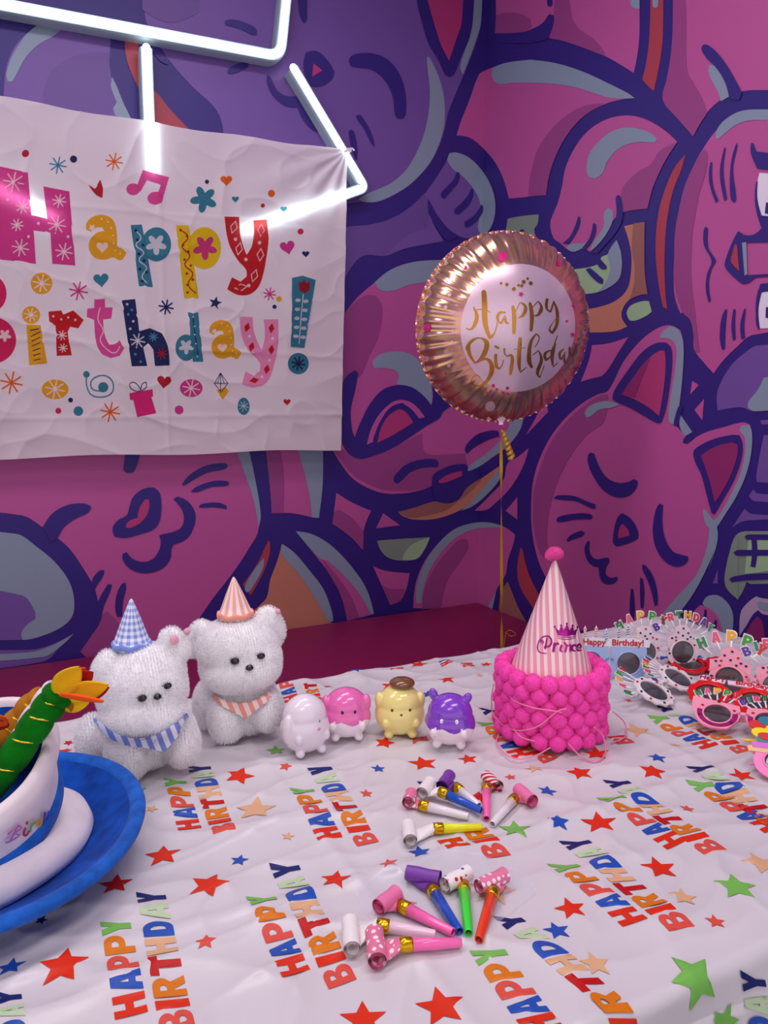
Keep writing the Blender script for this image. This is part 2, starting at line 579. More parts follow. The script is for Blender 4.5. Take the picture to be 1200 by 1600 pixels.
MURAL = [
    # ---- level 1: cells
    ('V', 1, '1 12,330 12,290 20,210 50,140 110,85 180,55 345,95 345,140 342,200 360,290 400,370 420,420 300,420'),
    ('V', 1, '1 440,0 455,60 480,110 530,190 600,270 680,350 700,440 700,600 1100,620 | 3 100,960 200,945 270,945 330,920 420,860 500,780 560,680 585,600 600,530 640,430 690,310 735,190 757,90 755,0'),
    ('P', 1, '3 640,635 660,570 700,470 745,350 775,330 805,318 870,295 980,280 | 4 90,280 200,295 330,335 450,390 540,435 575,460 520,465 430,490 330,550 260,630 210,720 175,820 160,915 100,918 | 3 950,925 885,930 860,840 820,760 760,690 700,645'),
    ('P', 1, '3 820,0 825,80 820,155 900,155 970,145 1040,110 1070,70 1095,70 1095,100 1085,140 1070,178 | 4 170,178 250,195 350,230 440,265 520,310 570,342 580,300 595,200 598,100 594,0'),
    ('R', 1, '4 650,0 707,0 708,150 695,280 665,425 650,415 610,372 630,290 645,150'),
    ('P', 1, '4 752,0 753,120 745,250 725,370 707,468 780,560 850,640 890,560 950,490 1015,450 1075,430 1140,422 1200,430 1200,0'),
    ('P', 1, '4 775,665 720,615 650,570 580,545 510,543 430,565 350,620 290,700 250,790 235,870 215,950 190,1010 180,1040 183,1080 198,1120 222,1137 255,1165 290,1180 330,1165 365,1180 400,1150 440,1100 470,1040 500,1005 520,995 580,983 635,978 642,940 660,880 690,810 720,750'),
    ('N', 1, '4 290,1262 400,1240 420,1205 450,1190 490,1125 510,1180 515,1250 500,1310 450,1350 400,1370 345,1378 310,1330'),
    ('n', 1, '3 865,1120 880,1025 950,1012 1025,1005 1020,1050 1005,1075 1015,1120 960,1150'),
    ('O', 1, '4 525,1060 622,1040 622,1270 635,1380 | 6 600,32 550,55 518,100 515,140 540,180 480,203 365,208 350,100 440,80 500,50 540,5 | 4 555,1300 560,1200 545,1120'),
    ('N', 1, '6 540,130 540,105 560,80 610,62 642,62 655,110 630,130 580,152 552,152'),
    ('R', 1, '4 812,725 795,790 760,880 735,980 720,1100 715,1250 720,1380 728,1448 708,1440 690,1350 675,1220 675,1100 690,980 720,880 760,790'),
    ('P', 1, '4 1200,510 1130,515 1060,530 1000,570 950,620 900,690 850,780 810,870 785,970 765,1080 760,1200 758,1330 765,1400 790,1470 | 6 800,115 835,150 850,220 855,290 900,350 945,400 990,340 1050,280 1130,220 1200,180'),
    ('V', 1, '6 965,575 960,500 985,430 1030,360 1090,305 1150,270 1200,255 1200,540 1130,578 1080,560 1030,562'),
    ('P', 1, '6 845,435 875,455 835,500'),
    ('P', 1, '6 900,520 892,620 855,572'),
    ('G', 1, '6 790,595 845,675 810,695 785,645'),
    ('P', 1, '6 375,268 450,260 545,230 500,300 430,405 370,425 322,440 360,340'),
    ('P', 1, '6 452,480 520,350 600,250 680,190 740,175 790,200 803,260 800,400 785,550 772,640 800,680 835,720 900,680 1000,650 1080,630 1115,640 1125,680 1120,780 1095,880 1050,980 1000,1060 960,1120 965,1160 955,1220 920,1320 | x 1117,860 1085,925 1055,965 1040,985 900,985 880,950 862,917 | 6 140,1320 110,1230 92,1120 90,1010 100,900 130,800 180,700 250,610 330,540 400,500'),
    ('n', 1, '6 1005,1395 1010,1300 1030,1200 1060,1150 1120,1140 1200,1145 | r 1200,280 1040,315 1000,290 970,370 915,465 860,390 810,340'),
    ('V', 1, '6 1145,880 1160,790 1180,690 1200,670 1200,940 1150,910'),
    ('V', 1, '6 1110,975 1130,945 1160,965 1200,975 1200,1010 1140,1000'),
    ('V', 1, '6 1030,1125 1090,1035 1130,1060 1200,1070 1200,1085 1100,1090'),
    ('V', 1, '6 1165,620 1200,595 1200,625 1170,640'),
    ('V', 1, '6 940,1385 965,1320 965,1385'),
    ('G', 1, '6 960,1560 | r 585,500 620,440 680,418 750,430 820,490 860,560 875,640 860,800 700,800 500,700 520,580'),
    ('L', 1, 'r 930,800 945,580 1010,490 1090,430 1150,450 1200,530 1200,900 930,860'),
    ('v', 1, '3 105,1090 125,1065 220,1055 320,1030 410,980 490,905 505,930 510,1000 540,1065 580,1130 500,1145 400,1165 310,1200 | 5 200,150 130,230 95,325 100,200'),
    ('V', 1, '3 490,910 540,840 590,760 605,720 640,715 700,740 760,800 805,880 822,960 812,1040 780,1095 740,1115 690,1118 640,1100 590,1060 545,1000 515,945'),
    ('P', 1, '5 30,500 78,500 110,430 170,350 255,275 330,215 430,180 600,170 760,400 760,880 960,890 940,950 850,1050 760,1110 700,1155 690,1130 600,1150 527,1190 527,1225 480,1245 400,1262 300,1262 220,1235 150,1190 95,1120 60,1060 30,1060'),
    ('G', 1, '5 950,895 940,960 880,1040 800,1100 740,1140 692,1160 700,1135 760,1090 830,1030 880,960 900,900'),
    ('O', 1, '5 365,1350 440,1330 540,1300 600,1310 650,1290 690,1235 760,1190 840,1135 845,1190 790,1240 720,1300 640,1350 540,1382 440,1385 390,1370'),
    ('P', 1, '5 1065,860 1070,880 965,990 1010,910 1040,850'),
    ('P', 1, '5 880,1120 930,1090 978,1050 950,1140 890,1240 820,1310 780,1340 725,1343 800,1270 860,1200'),
    ('P', 1, '5 870,1345 925,1280 925,1385'),
    ('P', 1, '8 335,240 400,280 480,315 450,390 445,480 400,430 350,390 318,370'),
    ('P', 1, '8 500,388 530,325 600,375'),
    ('n', 1, '8 505,440 560,435 725,425 700,480 670,515 600,522 550,510 520,480'),
    ('P', 1, '8 487,545 540,565 640,575 610,680 560,708 530,640'),
    ('P', 1, '8 655,720 665,620 700,530 760,450 830,390 910,365 980,365 1040,385 1080,415 1070,460 1050,520 1040,580 1000,650 985,725 900,730'),
    ('R', 1, 'q 890,235 910,260 930,350 970,500 1040,650 1120,800 1180,900 1060,930 980,810 900,680 860,550 858,400'),
    ('o', 1, 'q 755,590 800,700 860,850 950,1010 820,1000 660,905 690,700'),
    ('P', 1, '8 38,40 165,40 200,150 225,260 232,342 150,325 65,325 60,220'),
    ('O', 1, '8 -150,820 35,690 60,600 90,520 108,452 180,540 240,640 320,765 300,810 100,850'),
    ('P', 1, '8 165,400 240,415 320,465 400,550 460,640 492,745 380,775 350,660 300,570 230,480'),
    ('P', 1, '7 -200,40 885,40 930,170 970,345 930,430 870,520 800,610 745,690 700,760 600,900 300,812 350,740 370,690 365,610 345,555 300,480 260,425 215,385 160,345 80,300 -10,270 -200,250'),
    ('G', 1, '7 -10,353 60,370 140,420 210,480 260,550 278,620 270,680 230,720 150,755 85,768 -10,762'),
    ('V', 1, '7 -10,800 100,805 180,790 275,745 230,790 160,850 -10,900'),
    ('R', 1, '7 1005,395 1012,400 1010,450 985,520 940,600 910,560 960,490 990,430'),
    # ---- level 2: shades and highlights
    ('G', 2, '1 25,255 20,230 40,170 90,100 150,62 190,62 198,85 170,110 120,140 80,180 50,235 38,255'),
    ('R', 2, '1 400,105 435,115 440,250 490,290 530,340 602,415 500,400 440,290 400,200 390,140'),
    ('G', 2, '1 350,240 345,300 360,360 415,380 385,320 365,270'),
    ('v', 2, '1 140,330 150,240 200,190 280,165 345,165 340,240 365,320 300,420 200,420'),
    ('v', 2, '1 445,30 530,70 620,40 640,0 440,0'),
    ('G', 2, '3 500,270 510,265 525,290 560,370 580,450 585,540 575,620 530,740 450,840 370,900 270,945 200,945 180,930 240,900 330,860 400,800 450,720 490,620 510,520 515,430 505,330'),
    ('G', 2, '3 710,0 755,0 755,100 720,220 670,350 658,320 665,280 695,180 708,80'),
    ('G', 2, '3 805,320 870,295 980,280 | 4 90,280 200,295 330,335 450,390 540,435 575,460 460,460 380,435 280,405 150,390 0,388 | 3 850,395 820,385 805,350'),
    ('p', 2, '4 75,915 90,800 120,700 180,610 270,530 360,490 430,483 330,550 260,630 210,720 175,820 160,915'),
    ('p', 2, '3 825,70 870,60 940,65 985,90 990,130 940,150 820,155'),
    ('p', 2, '4 190,0 260,0 280,80 320,140 380,180 430,240 440,265 350,230 250,195 170,178 195,110'),
    ('G', 2, '4 550,0 596,0 598,40 570,38 555,20'),
    ('G', 2, '4 655,0 688,0 685,30 672,38 660,28'),
    ('p', 2, '4 752,0 800,0 815,60 820,330 850,390 890,460 915,530 870,600 850,640 780,560 707,468 725,370 745,250 753,120'),
    ('G', 2, '4 920,330 925,305 945,305 980,350 1005,400 1018,452 980,475 960,420 930,365'),
    ('G', 2, '4 350,780 355,740 375,700 410,660 460,620 530,598 600,605 660,630 680,655 665,668 600,665 530,680 480,715 445,760 425,810 390,838 360,830 350,805'),
    ('p', 2, '4 775,665 690,710 650,770 590,805 540,850 515,890 512,930 520,995 580,983 635,978 660,880 690,810 720,750'),
    ('G', 2, '4 430,1000 450,975 472,985 470,1040 440,1100 400,1150 365,1180 385,1130 430,1060'),
    ('G', 2, '4 255,1165 270,1145 330,1140 375,1125 350,1150 290,1180'),
    ('G', 2, '4 450,1190 490,1125 510,1180 515,1250 500,1310 450,1350 400,1370 440,1320 460,1260'),
    ('o', 2, '4 568,1048 622,1040 622,1270 635,1375 580,1390 545,1410 570,1340 575,1250 562,1180'),
    ('p', 2, '4 900,700 915,720 910,800 880,900 860,1000 845,1100 840,1300 860,1480 | 6 870,220 880,300 858,300 850,220 835,150 800,115 | 4 760,1330 760,1200 765,1080 785,970 810,870 850,780'),
    ('G', 2, '4 955,640 965,600 1000,560 1060,525 1130,513 1200,520 1200,570 1130,563 1060,580 1010,615 965,655'),
    ('W', 2, '4 1160,810 1200,840 1200,1050 1170,1010 1150,930 1150,860'),
    ('W', 2, '4 1200,1310 1170,1370 1155,1450 | 6 1157,190 1200,170'),
    ('G', 2, '6 1180,275 1200,270 1200,540 1140,578 1105,560 1110,530 1150,480 1180,420 1195,370 1192,320'),
    ('p', 2, '6 450,500 445,580 420,640 360,680 300,750 250,830 210,920 180,1020 165,1130 165,1240 150,1265 130,1240 105,1150 98,1050 105,940 140,820 190,710 260,620 340,550 410,505'),
    ('G', 2, '6 692,235 700,210 740,180 780,195 803,260 800,400 785,540 770,640 740,635 733,600 745,500 765,380 770,280 750,245 720,235'),
    ('G', 2, '6 1065,665 1075,645 1110,640 1125,680 1120,780 1095,880 1050,980 1000,1060 960,1120 940,1130 910,1110 895,1050 900,1035 915,1050 945,1090 980,1050 1030,960 1070,870 1092,770 1090,700 1075,680'),
    ('G', 2, '6 925,1110 960,1120 965,1160 955,1220 920,1320 | x 1117,860 1085,925 1055,965 1030,965 1055,935 | 6 860,1350 900,1260 920,1180'),
    ('n', 2, '6 1000,1395 1005,1300 1030,1210 1060,1160 1060,1460'),
    ('N', 2, '6 1110,1160 1200,1150 1200,1250 1180,1330 1090,1340'),
    ('P', 2, 'r 500,590 570,510 650,545 720,610 755,690 770,770 740,800 480,800'),
    ('G', 2, 'r 1095,500 1120,475 1160,490 1200,560 1200,640 1160,560'),
    ('V', 2, '3 310,1200 400,1110 500,1070 515,1010 540,1065 580,1130 500,1145 400,1165'),
    ('G', 2, '3 595,750 605,720 640,715 700,740 760,800 805,880 822,960 812,1040 780,1095 755,1100 740,1070 745,1030 752,970 740,920 700,860 660,820 620,790'),
    ('G', 2, '5 255,275 330,215 430,180 520,170 590,170 560,230 520,265 420,285 350,310 290,312'),
    ('p', 2, '5 60,530 100,450 150,380 210,335 260,335 290,380 290,450 270,540 230,620 200,700 180,720 165,685 130,710 100,780 75,860 60,860'),
    ('p', 2, '5 60,980 110,1060 220,1090 330,1050 480,980 485,1060 510,1080 600,1080 680,1075 690,1130 600,1150 527,1190 527,1225 480,1240 400,1250 300,1245 220,1215 150,1170 95,1100 60,1050'),
    ('G', 2, '5 245,650 265,620 320,600 390,600 440,620 470,650 515,720 525,790 522,850 480,800 430,765 380,755 360,750 370,710 350,685 300,675 255,678'),
    ('o', 2, '5 440,1330 540,1300 600,1310 650,1290 690,1235 760,1190 720,1240 660,1290 590,1340 500,1365 420,1375 365,1350'),
    ('G', 2, '5 840,1150 845,1190 790,1260 720,1320 660,1345 700,1310 760,1240'),
    ('p', 2, '8 345,310 400,345 440,390 448,400 445,480 400,430 350,390 318,370 325,320'),
    ('N', 2, '8 610,520 625,480 660,450 725,425 700,480 670,515'),
    ('p', 2, '8 520,620 560,640 620,640 610,680 560,708'),
    ('G', 2, '8 670,700 668,640 700,540 760,450 830,390 910,365 980,365 1040,388 980,385 900,395 830,430 770,490 720,570 695,650 690,698 680,702'),
    ('p', 2, '8 693,725 700,650 740,560 800,480 850,435 880,435 885,470 850,530 800,600 770,720'),
    ('G', 2, '8 965,720 1000,650 985,725'),
    ('p', 2, '8 38,40 95,40 115,150 115,325 65,325 58,220'),
    ('G', 2, '8 165,40 278,40 278,200 262,345 232,342 225,260 200,150'),
    ('G', 2, '8 108,452 160,490 220,560 280,640 315,730 322,775 298,775 240,670 180,580 110,500'),
    ('G', 2, '8 165,400 240,415 320,465 400,550 460,640 492,745 478,745 430,660 370,590 300,525 265,512'),
    ('p', 2, '8 275,515 340,590 400,680 430,760 380,775 350,660 300,570'),
    ('G', 2, '7 880,40 930,40 960,180 978,300 970,345 950,240 920,150'),
    ('V', 2, '7 -10,550 80,600 130,660 130,690 100,710 80,740 85,768 -10,762'),
    ('G', 2, '7 -10,830 100,815 180,795 275,745 230,790 160,832 -10,857'),
    ('G', 2, '7 990,460 985,500 940,580 925,590 918,570 950,510'),
    ('p', 2, '7 300,812 350,740 370,690 400,660 440,700 470,760 480,860 400,900'),
    # ---- level 3: ink strokes over the cells
    ('K', 3, '1 955,165 990,160 1025,190 1045,225 1035,250 1000,270 970,268 955,240 948,200'),
    ('K', 3, '1 702,65 725,60 770,72 800,90 803,108 785,107 750,90 705,78'),
    ('K', 3, '1 710,225 720,210 760,193 776,195 775,210 745,225 718,232'),
    ('K', 3, '1 835,232 845,240 865,280 890,298 930,300 960,290 980,340 990,375 1000,415 975,405 945,370 930,335 890,330 855,300 835,260'),
    ('K', 3, '1 440,60 470,110 530,190 525,202 500,190 470,150 440,110'),
    ('K', 3, '1 925,0 955,0 960,60 950,72 935,40'),
    ('K', 3, '3 135,285 150,260 200,248 270,255 330,290 375,350 400,430 403,530 390,555 365,555 350,530 345,470 325,410 290,360 240,325 180,317 145,310'),
    ('K', 3, '3 170,540 190,538 225,590 250,650 257,690 235,660 205,600 175,560'),
    ('K', 3, '3 135,615 145,607 160,620 175,690 175,745 165,745 150,700 138,650'),
    ('K', 3, '3 415,0 725,0 718,80 700,180 660,270 630,345 605,360 585,345 560,290 500,180'),
    ('K', 3, '4 160,0 190,0 188,25 178,32 165,20'),
    ('K', 3, '3 820,155 900,155 970,145 1040,110 1075,65 1095,75 1095,100 1085,140 1070,178 1000,200 850,200'),
    ('K', 3, '4 888,230 895,210 915,210 960,245 1010,310 1050,380 1075,435 1060,470 1018,460 1000,390 960,320 910,270'),
    ('K', 3, '4 310,1012 320,1020 315,1060 290,1110 265,1145 235,1140 270,1110 295,1060'),
    ('K', 3, '4 380,1045 393,1050 392,1090 370,1140 340,1175 330,1160 365,1110'),
    ('K', 3, '4 487,925 500,913 512,930 520,1000 510,1050 480,1100 440,1145 400,1190 360,1185 400,1165 450,1110 480,1050 490,990'),
    ('K', 3, '4 395,1225 415,1215 445,1250 440,1262 415,1258'),
    ('K', 3, '4 345,1262 365,1255 395,1280 428,1310 425,1330 405,1325 375,1300'),
    ('K', 3, '3 930,1120 940,1075 955,1075 965,1120'),
    ('K', 3, '4 930,760 938,760 940,860 968,940 955,950 930,880 922,820'),
    ('K', 3, '4 995,690 1002,695 990,800 1008,930 995,943 978,860 975,790'),
    ('K', 3, '4 1052,670 1056,680 1035,790 1050,930 1040,950 1025,930 1022,800 1035,720'),
    ('K', 3, '4 1120,670 1130,670 1145,710 1200,760 1200,840 1150,790 1120,720'),
    ('K', 3, '4 1190,950 1200,900 1200,1050 1185,1000'),
    ('K', 3, '4 1145,850 1152,850 1150,930 1170,1010 1195,1060 1200,1110 1130,1130 1085,1120 1080,1100 1130,1100 1170,1070 1145,990 1138,910'),
    ('K', 3, '4 1058,1085 1080,1095 1100,1130 1200,1110 1200,1125 1098,1138 1085,1200 1100,1290 1200,1262 1200,1290 1150,1300 1110,1325 1080,1332 1030,1290 998,1250 1000,1220 1030,1140'),
    ('K', 3, '4 905,1062 918,1070 920,1160 950,1210 955,1225 935,1260 922,1330 932,1410 920,1415 908,1350 915,1280 935,1225 900,1150 897,1090'),
    ('K', 3, '4 1200,1290 1165,1330 1145,1400 1143,1500 | 6 1145,170 1155,195 1162,190 | 4 1155,1450 1170,1370 1200,1310'),
    ('K', 3, '4 1190,1440 1200,1425 1200,1500 1188,1490'),
    ('K', 3, '6 985,130 1000,100 1008,100 1000,200 998,285 985,290 975,250 975,190'),
    ('K', 3, '6 1038,98 1048,100 1045,170 1048,240 1035,245 1028,180'),
    ('K', 3, '6 1090,95 1096,100 1088,170 1092,235 1075,240 1070,170'),
    ('K', 3, '6 470,520 480,480 540,390 610,300 670,260 720,255 745,280 750,350 740,450 720,570 700,630 680,633 620,600 550,560 490,535'),
    ('K', 3, '6 790,550 800,560 775,648 758,645 760,620 778,560'),
    ('K', 3, '6 800,725 810,700 840,690 850,705 820,730'),
    ('K', 3, '6 850,770 870,745 940,710 1020,690 1065,690 1080,730 1075,800 1040,900 990,990 950,1060 935,1055 915,980 885,870 860,820'),
    ('G', 3, '6 340,590 350,565 390,540 450,530 505,545 470,560 410,570 370,600 350,608'),
    ('K', 3, '6 355,790 365,772 385,775 405,830 440,885 490,912 540,910 570,895 588,905 585,930 560,965 520,982 470,975 420,940 380,880 358,830'),
    ('K', 3, '6 680,1025 695,1010 708,1020 705,1110 720,1180 755,1235 800,1252 825,1258 822,1280 800,1300 760,1305 710,1275 675,1220 660,1150 665,1080'),
    ('K', 3, '6 515,1055 560,1085 590,1140 590,1175 550,1195 490,1213 472,1195 478,1130 495,1075'),
    ('K', 3, '6 195,985 215,972 290,975 350,1000 392,1015 390,1035 370,1032 300,1000 230,993'),
    ('K', 3, '6 207,1088 220,1072 290,1058 360,1058 378,1070 370,1085 300,1085 220,1098'),
    ('K', 3, '6 255,1180 280,1155 325,1138 342,1148 325,1165 280,1180 262,1190'),
    ('K', 3, '6 355,1185 365,1190 362,1230 375,1260 400,1272 430,1265 452,1265 455,1285 440,1310 440,1345 465,1358 492,1352 495,1368 475,1385 440,1388 415,1365 408,1330 405,1308 375,1300 350,1270 340,1220'),
    ('K', 3, '6 612,1295 630,1305 660,1350 680,1420 682,1485 668,1490 655,1430 635,1370 612,1320'),
    ('K', 3, '6 600,1358 612,1362 620,1420 615,1500 603,1500 600,1430'),
    ('K', 3, '6 558,1408 568,1412 575,1500 570,1560 555,1560 552,1480'),
    ('K', 3, '6 1120,1158 1145,1165 1150,1240 1140,1310 1118,1305 1125,1240'),
    ('K', 3, '6 1090,1165 1110,1155 1200,1165 1200,1185 1100,1180'),
    ('K', 3, '6 1038,1240 1060,1228 1200,1232 1200,1255 1050,1255'),
    ('K', 3, '6 1018,1365 1040,1352 1130,1340 1200,1325 1200,1355 1100,1370 1030,1380'),
    ('K', 3, 'r 605,550 625,560 620,640 590,710 570,700 595,620'),
    ('K', 3, 'r 705,645 722,660 715,740 680,750 685,700'),
    ('K', 3, 'r 930,850 930,810 1000,700 1060,600 1110,560 1160,600 1200,700 1200,760 1100,900 960,880'),
    ('K', 3, '3 640,805 655,810 650,850 620,890 585,930 570,925 568,905 600,870 630,835'),
    ('K', 3, '3 710,882 720,890 715,930 690,970 650,1005 632,1000 632,980 665,950 695,915'),
    ('K', 3, '3 755,958 765,970 760,1000 730,1040 690,1068 678,1060 678,1040 715,1015 745,980'),
    ('K', 3, '3 505,945 515,943 545,1000 590,1060 650,1110 600,1130 560,1090 515,1010'),
    ('K', 3, '5 165,685 180,700 165,780 145,870 150,960 163,1000 185,940 230,850 290,780 360,755 430,765 490,810 522,850 530,800 515,720 560,700 640,840 577,880 560,910 500,945 420,1000 330,1055 240,1090 180,1100 130,1070 95,1000 78,900 90,800 120,720'),
    ('K', 3, '5 345,1205 350,1180 400,1130 470,1105 540,1103 558,1120 550,1140 490,1142 430,1160 380,1205 360,1218'),
    ('K', 3, '5 678,1060 690,1030 740,985 800,968 835,970 840,995 780,1015 720,1050 690,1078'),
    ('K', 3, '5 527,1185 550,1160 620,1130 680,1125 692,1150 690,1200 670,1260 630,1300 590,1308 540,1298 527,1240'),
    ('K', 3, '7 160,345 200,290 260,260 320,257 343,270 330,290 280,315 240,345 215,385 190,400'),
    ('K', 3, '7 485,270 500,230 540,200 580,197 602,225 602,310 580,350 530,370 470,385 430,380 422,350 440,320 475,300'),
    ('K', 3, '7 472,50 530,50 515,110 500,140 475,143 462,130'),
    ('K', 3, '7 650,240 665,230 700,245 728,280 733,320 715,370 690,395 650,410 643,430 640,460 615,495 570,515 520,515 480,495 460,465 460,445 475,438 500,465 540,475 575,462 597,430 603,400 597,375 615,370 650,362 680,345 690,310 680,275'),
    ('K', 3, '7 682,185 710,150 770,115 840,105 855,115 840,128 780,140 730,165 690,190'),
    ('K', 3, '7 715,212 740,192 800,172 850,172 860,182 850,190 790,195 740,213'),
    ('K', 3, '7 745,268 760,257 820,253 850,265 850,277 800,270 755,272'),
    ('K', 3, '7 345,545 370,510 390,505 388,525 360,570 350,600'),
    ('K', 3, '7 365,630 385,590 405,558 420,560 412,590 390,640 375,700 350,740 350,690'),
    ('K', 3, '7 455,560 470,553 473,575 462,620 458,680 440,682 432,650 437,600'),
    # ---- level 4: inside the strokes
    ('M', 4, '1 980,198 1008,220 975,240'),
    ('M', 4, '3 455,0 670,0 665,100 640,180 605,285 560,190'),
    ('R', 4, '4 1045,1145 1055,1150 1065,1270 1028,1230 1028,1205'),
    ('G', 4, '4 1078,1138 1098,1135 1103,1285 1090,1292'),
    ('M', 4, '6 512,500 560,430 630,340 690,295 715,295 720,340 715,440 690,600 640,560 570,520'),
    ('m', 5, '6 512,500 560,430 630,340 650,325 610,420 575,512'),
    ('m', 4, '6 885,785 950,745 1030,725 1057,735 1055,790 1020,890 975,970 950,1005 930,920 905,840'),
    ('M', 4, '6 517,1105 545,1135 550,1160 510,1172 498,1172 502,1130'),
    ('m', 4, 'r 950,860 1010,740 1060,660 1100,620 1140,660 1165,760 1175,900 1060,900'),
    ('P', 4, '5 220,1035 240,960 280,890 340,835 390,825 440,845 492,905 465,912 430,870 385,838 330,860 285,920 255,990 248,1022'),
    ('M', 4, '5 270,1025 285,960 320,900 370,868 400,880 437,930 350,985'),
    ('M', 4, '5 555,1205 600,1175 665,1158 665,1180 600,1208 560,1215'),
    ('M', 4, '7 545,240 560,242 555,290 530,325 490,347 472,345 480,325 515,310 525,270'),
]


def wall_uv_px(px, py, right, off):
    return on_x(px, py, XR - off) if right else on_y(px, py, YB - off)


def proj(p):
    d = Vector(p) - EYE
    k = FPX / d.dot(FW)
    return (600 + d.dot(RT) * k, 800 - d.dot(UP) * k)


_ct, _cb = proj((XR, YB, 3.15)), proj((XR, YB, 0.0))


def corner_x(y):
    return _ct[0] + (_cb[0] - _ct[0]) * (y - _ct[1]) / (_cb[1] - _ct[1])


wallL, wallR = MB(), MB()
X0, YF, CEIL = -1.6, -1.2, 3.10
wallL.add([(X0, YB, 0), (XR, YB, 0), (XR, YB, CEIL), (X0, YB, CEIL)], [(0, 1, 2, 3)], MC['K'])
wallR.add([(XR, YB, 0), (XR, YF, 0), (XR, YF, CEIL), (XR, YB, CEIL)], [(0, 1, 2, 3)], MC['K'])
for mi_, (col, lev, spec) in enumerate(MURAL):
    pts = seg_pts(spec)
    # shapes that leave the frame run on a little further along the wall
    pts = [((1320 + (x - 1197) if x >= 1197 else (x - 130 if x <= -3 else x)), (-60 if y <= 1.0 else y)) for x, y in pts]
    rg = smooth_ring(pts, 6, 50)
    xs = [p[0] for p in rg]
    cr = corner_x(rg[0][1])
    extra = None
    if min(xs) < cr < max(xs):
        ys = [p[1] for p in rg]
        y0, y1 = min(ys) - 5, max(ys) + 5
        extra = [((corner_x(y0), y0), (corner_x(y1), y1))]
    P, T = fill2([rg], 0, extra)
    for right in (False, True):
        fs = []
        for t in T:
            cx = sum(P[i].x for i in t) / len(t)
            cy = sum(P[i].y for i in t) / len(t)
            if (cx > corner_x(cy)) == right:
                fs.append(t)
        if fs:
            use = sorted({i for f in fs for i in f})
            ix = {i: k for k, i in enumerate(use)}
            vs = [wall_uv_px(P[i].x, P[i].y, right, lev * 0.0011 + mi_ * 0.000004) for i in use]
            (wallR if right else wallL).add(vs, [tuple(ix[i] for i in f) for f in fs], MC[col])
struct('wall_back', wallL)
struct('wall_right', wallR)
fl = MB()
fl.add([(-6, -5, 0), (XR, -5, 0), (XR, YB, 0), (-6, YB, 0)], [(0, 1, 2, 3)],
       mat('floor_vinyl', '#8F8A90', 0.35, var=0.12, varscale=3, bump=(40, 0.1)))
struct('floor', fl)
ce = MB()
ce.add([(-6, -5, CEIL), (XR, -5, CEIL), (XR, YB, CEIL), (-6, YB, CEIL)], [(3, 2, 1, 0)],
       mat('ceiling_paint', '#D8D2DE', 0.8, bump=(60, 0.05)))
struct('ceiling', ce)
wl = MB()   # the wall that carries on to the left of the mural panel
wl.add([(-6, YB + 0.002, 0), (X0, YB + 0.002, 0), (X0, YB + 0.002, CEIL), (-6, YB + 0.002, CEIL)], [(0, 1, 2, 3)], MC['V'])
struct('trim_1', wl)

# ceiling lights
panel_m = mat('light_panel', '#FFF4FA', 0.5, emit=PANEL_STRENGTH)
frame_m = mat('light_frame', '#DADADA', 0.4, metal=0.3)
first = None
for i, (x, y) in enumerate(((0.55, 1.55), (-0.9, 1.2), (0.9, 0.1), (-0.6, -0.6))):
    if first is None:
        t = thing('ceiling_light', (x, y, CEIL), 'long white light panel on the ceiling above the party table', 'light', 'ceiling light panels')
        f = MB()
        f.box((0, 0, -0.012), (0.62, 0.17, 0.012), frame_m, bevel=0.004)
        f.build('frame', t)
        d = MB()
        d.add([(-0.6, -0.15, -0.026), (0.6, -0.15, -0.026), (0.6, 0.15, -0.026), (-0.6, 0.15, -0.026)], [(3, 2, 1, 0)], panel_m)
        d.build('diffuser', t)
        first = t
    else:
        r = first.copy()
        COL.objects.link(r)
        r.location = (x, y, CEIL)
        r['label'] = ['', 'long white light panel on the ceiling left of the table', 'long white light panel on the ceiling near the right wall',
                      'long white light panel on the ceiling furthest from the mural'][i]
        for ch in first.children:
            c = ch.copy()
            COL.objects.link(c)
            c.parent = r

# ------------------------------------------------------------------ maroon bench in the corner
t = thing('bench', (0.2, 2.35, 0), 'long maroon built-in bench against the mural wall behind the table', 'bench')
maroon = mat('bench_maroon', '#86044A', 0.55, bump=(120, 0.08))
bcx = (XR - 2.4) / 2 - 0.2
b = MB()
b.box((bcx, 0, 0.405), ((XR + 2.4) / 2 - 0.004, 0.42, 0.045), maroon, bevel=0.018)
b.build('seat', t)
b = MB()
b.box((bcx, 0.02, 0.18), ((XR + 2.4) / 2 - 0.004, 0.38, 0.18), mat('bench_base_maroon', '#5A0838', 0.6, bump=(120, 0.08)))
b.build('base', t)

# =====================================================================  NEON SIGN
neon = thing('neon_sign', (0.8, YB, 2.3), 'white glowing neon tube sign on the purple wall, partly behind the banner', 'neon sign')
glow = mat('neon_glow', '#F2FCFF', 0.4, emit=NEON_STRENGTH)
sil = mat('neon_silicone', '#A9BBC2', 0.4, coat=0.2)
NY = YB - 0.047


def round_corners(pts, r=0.03, n=6):
    P = [Vector(p) for p in pts]
    out = [P[0]]
    for i in range(1, len(P) - 1):
        a = (P[i - 1] - P[i]).normalized()
        b = (P[i + 1] - P[i]).normalized()
        s, e = P[i] + a * r, P[i] + b * r
        for k in range(n + 1):
            t_ = k / n
            out.append(s * (1 - t_) ** 2 + P[i] * 2 * t_ * (1 - t_) + e * t_ ** 2)
    out.append(P[-1])
    return out


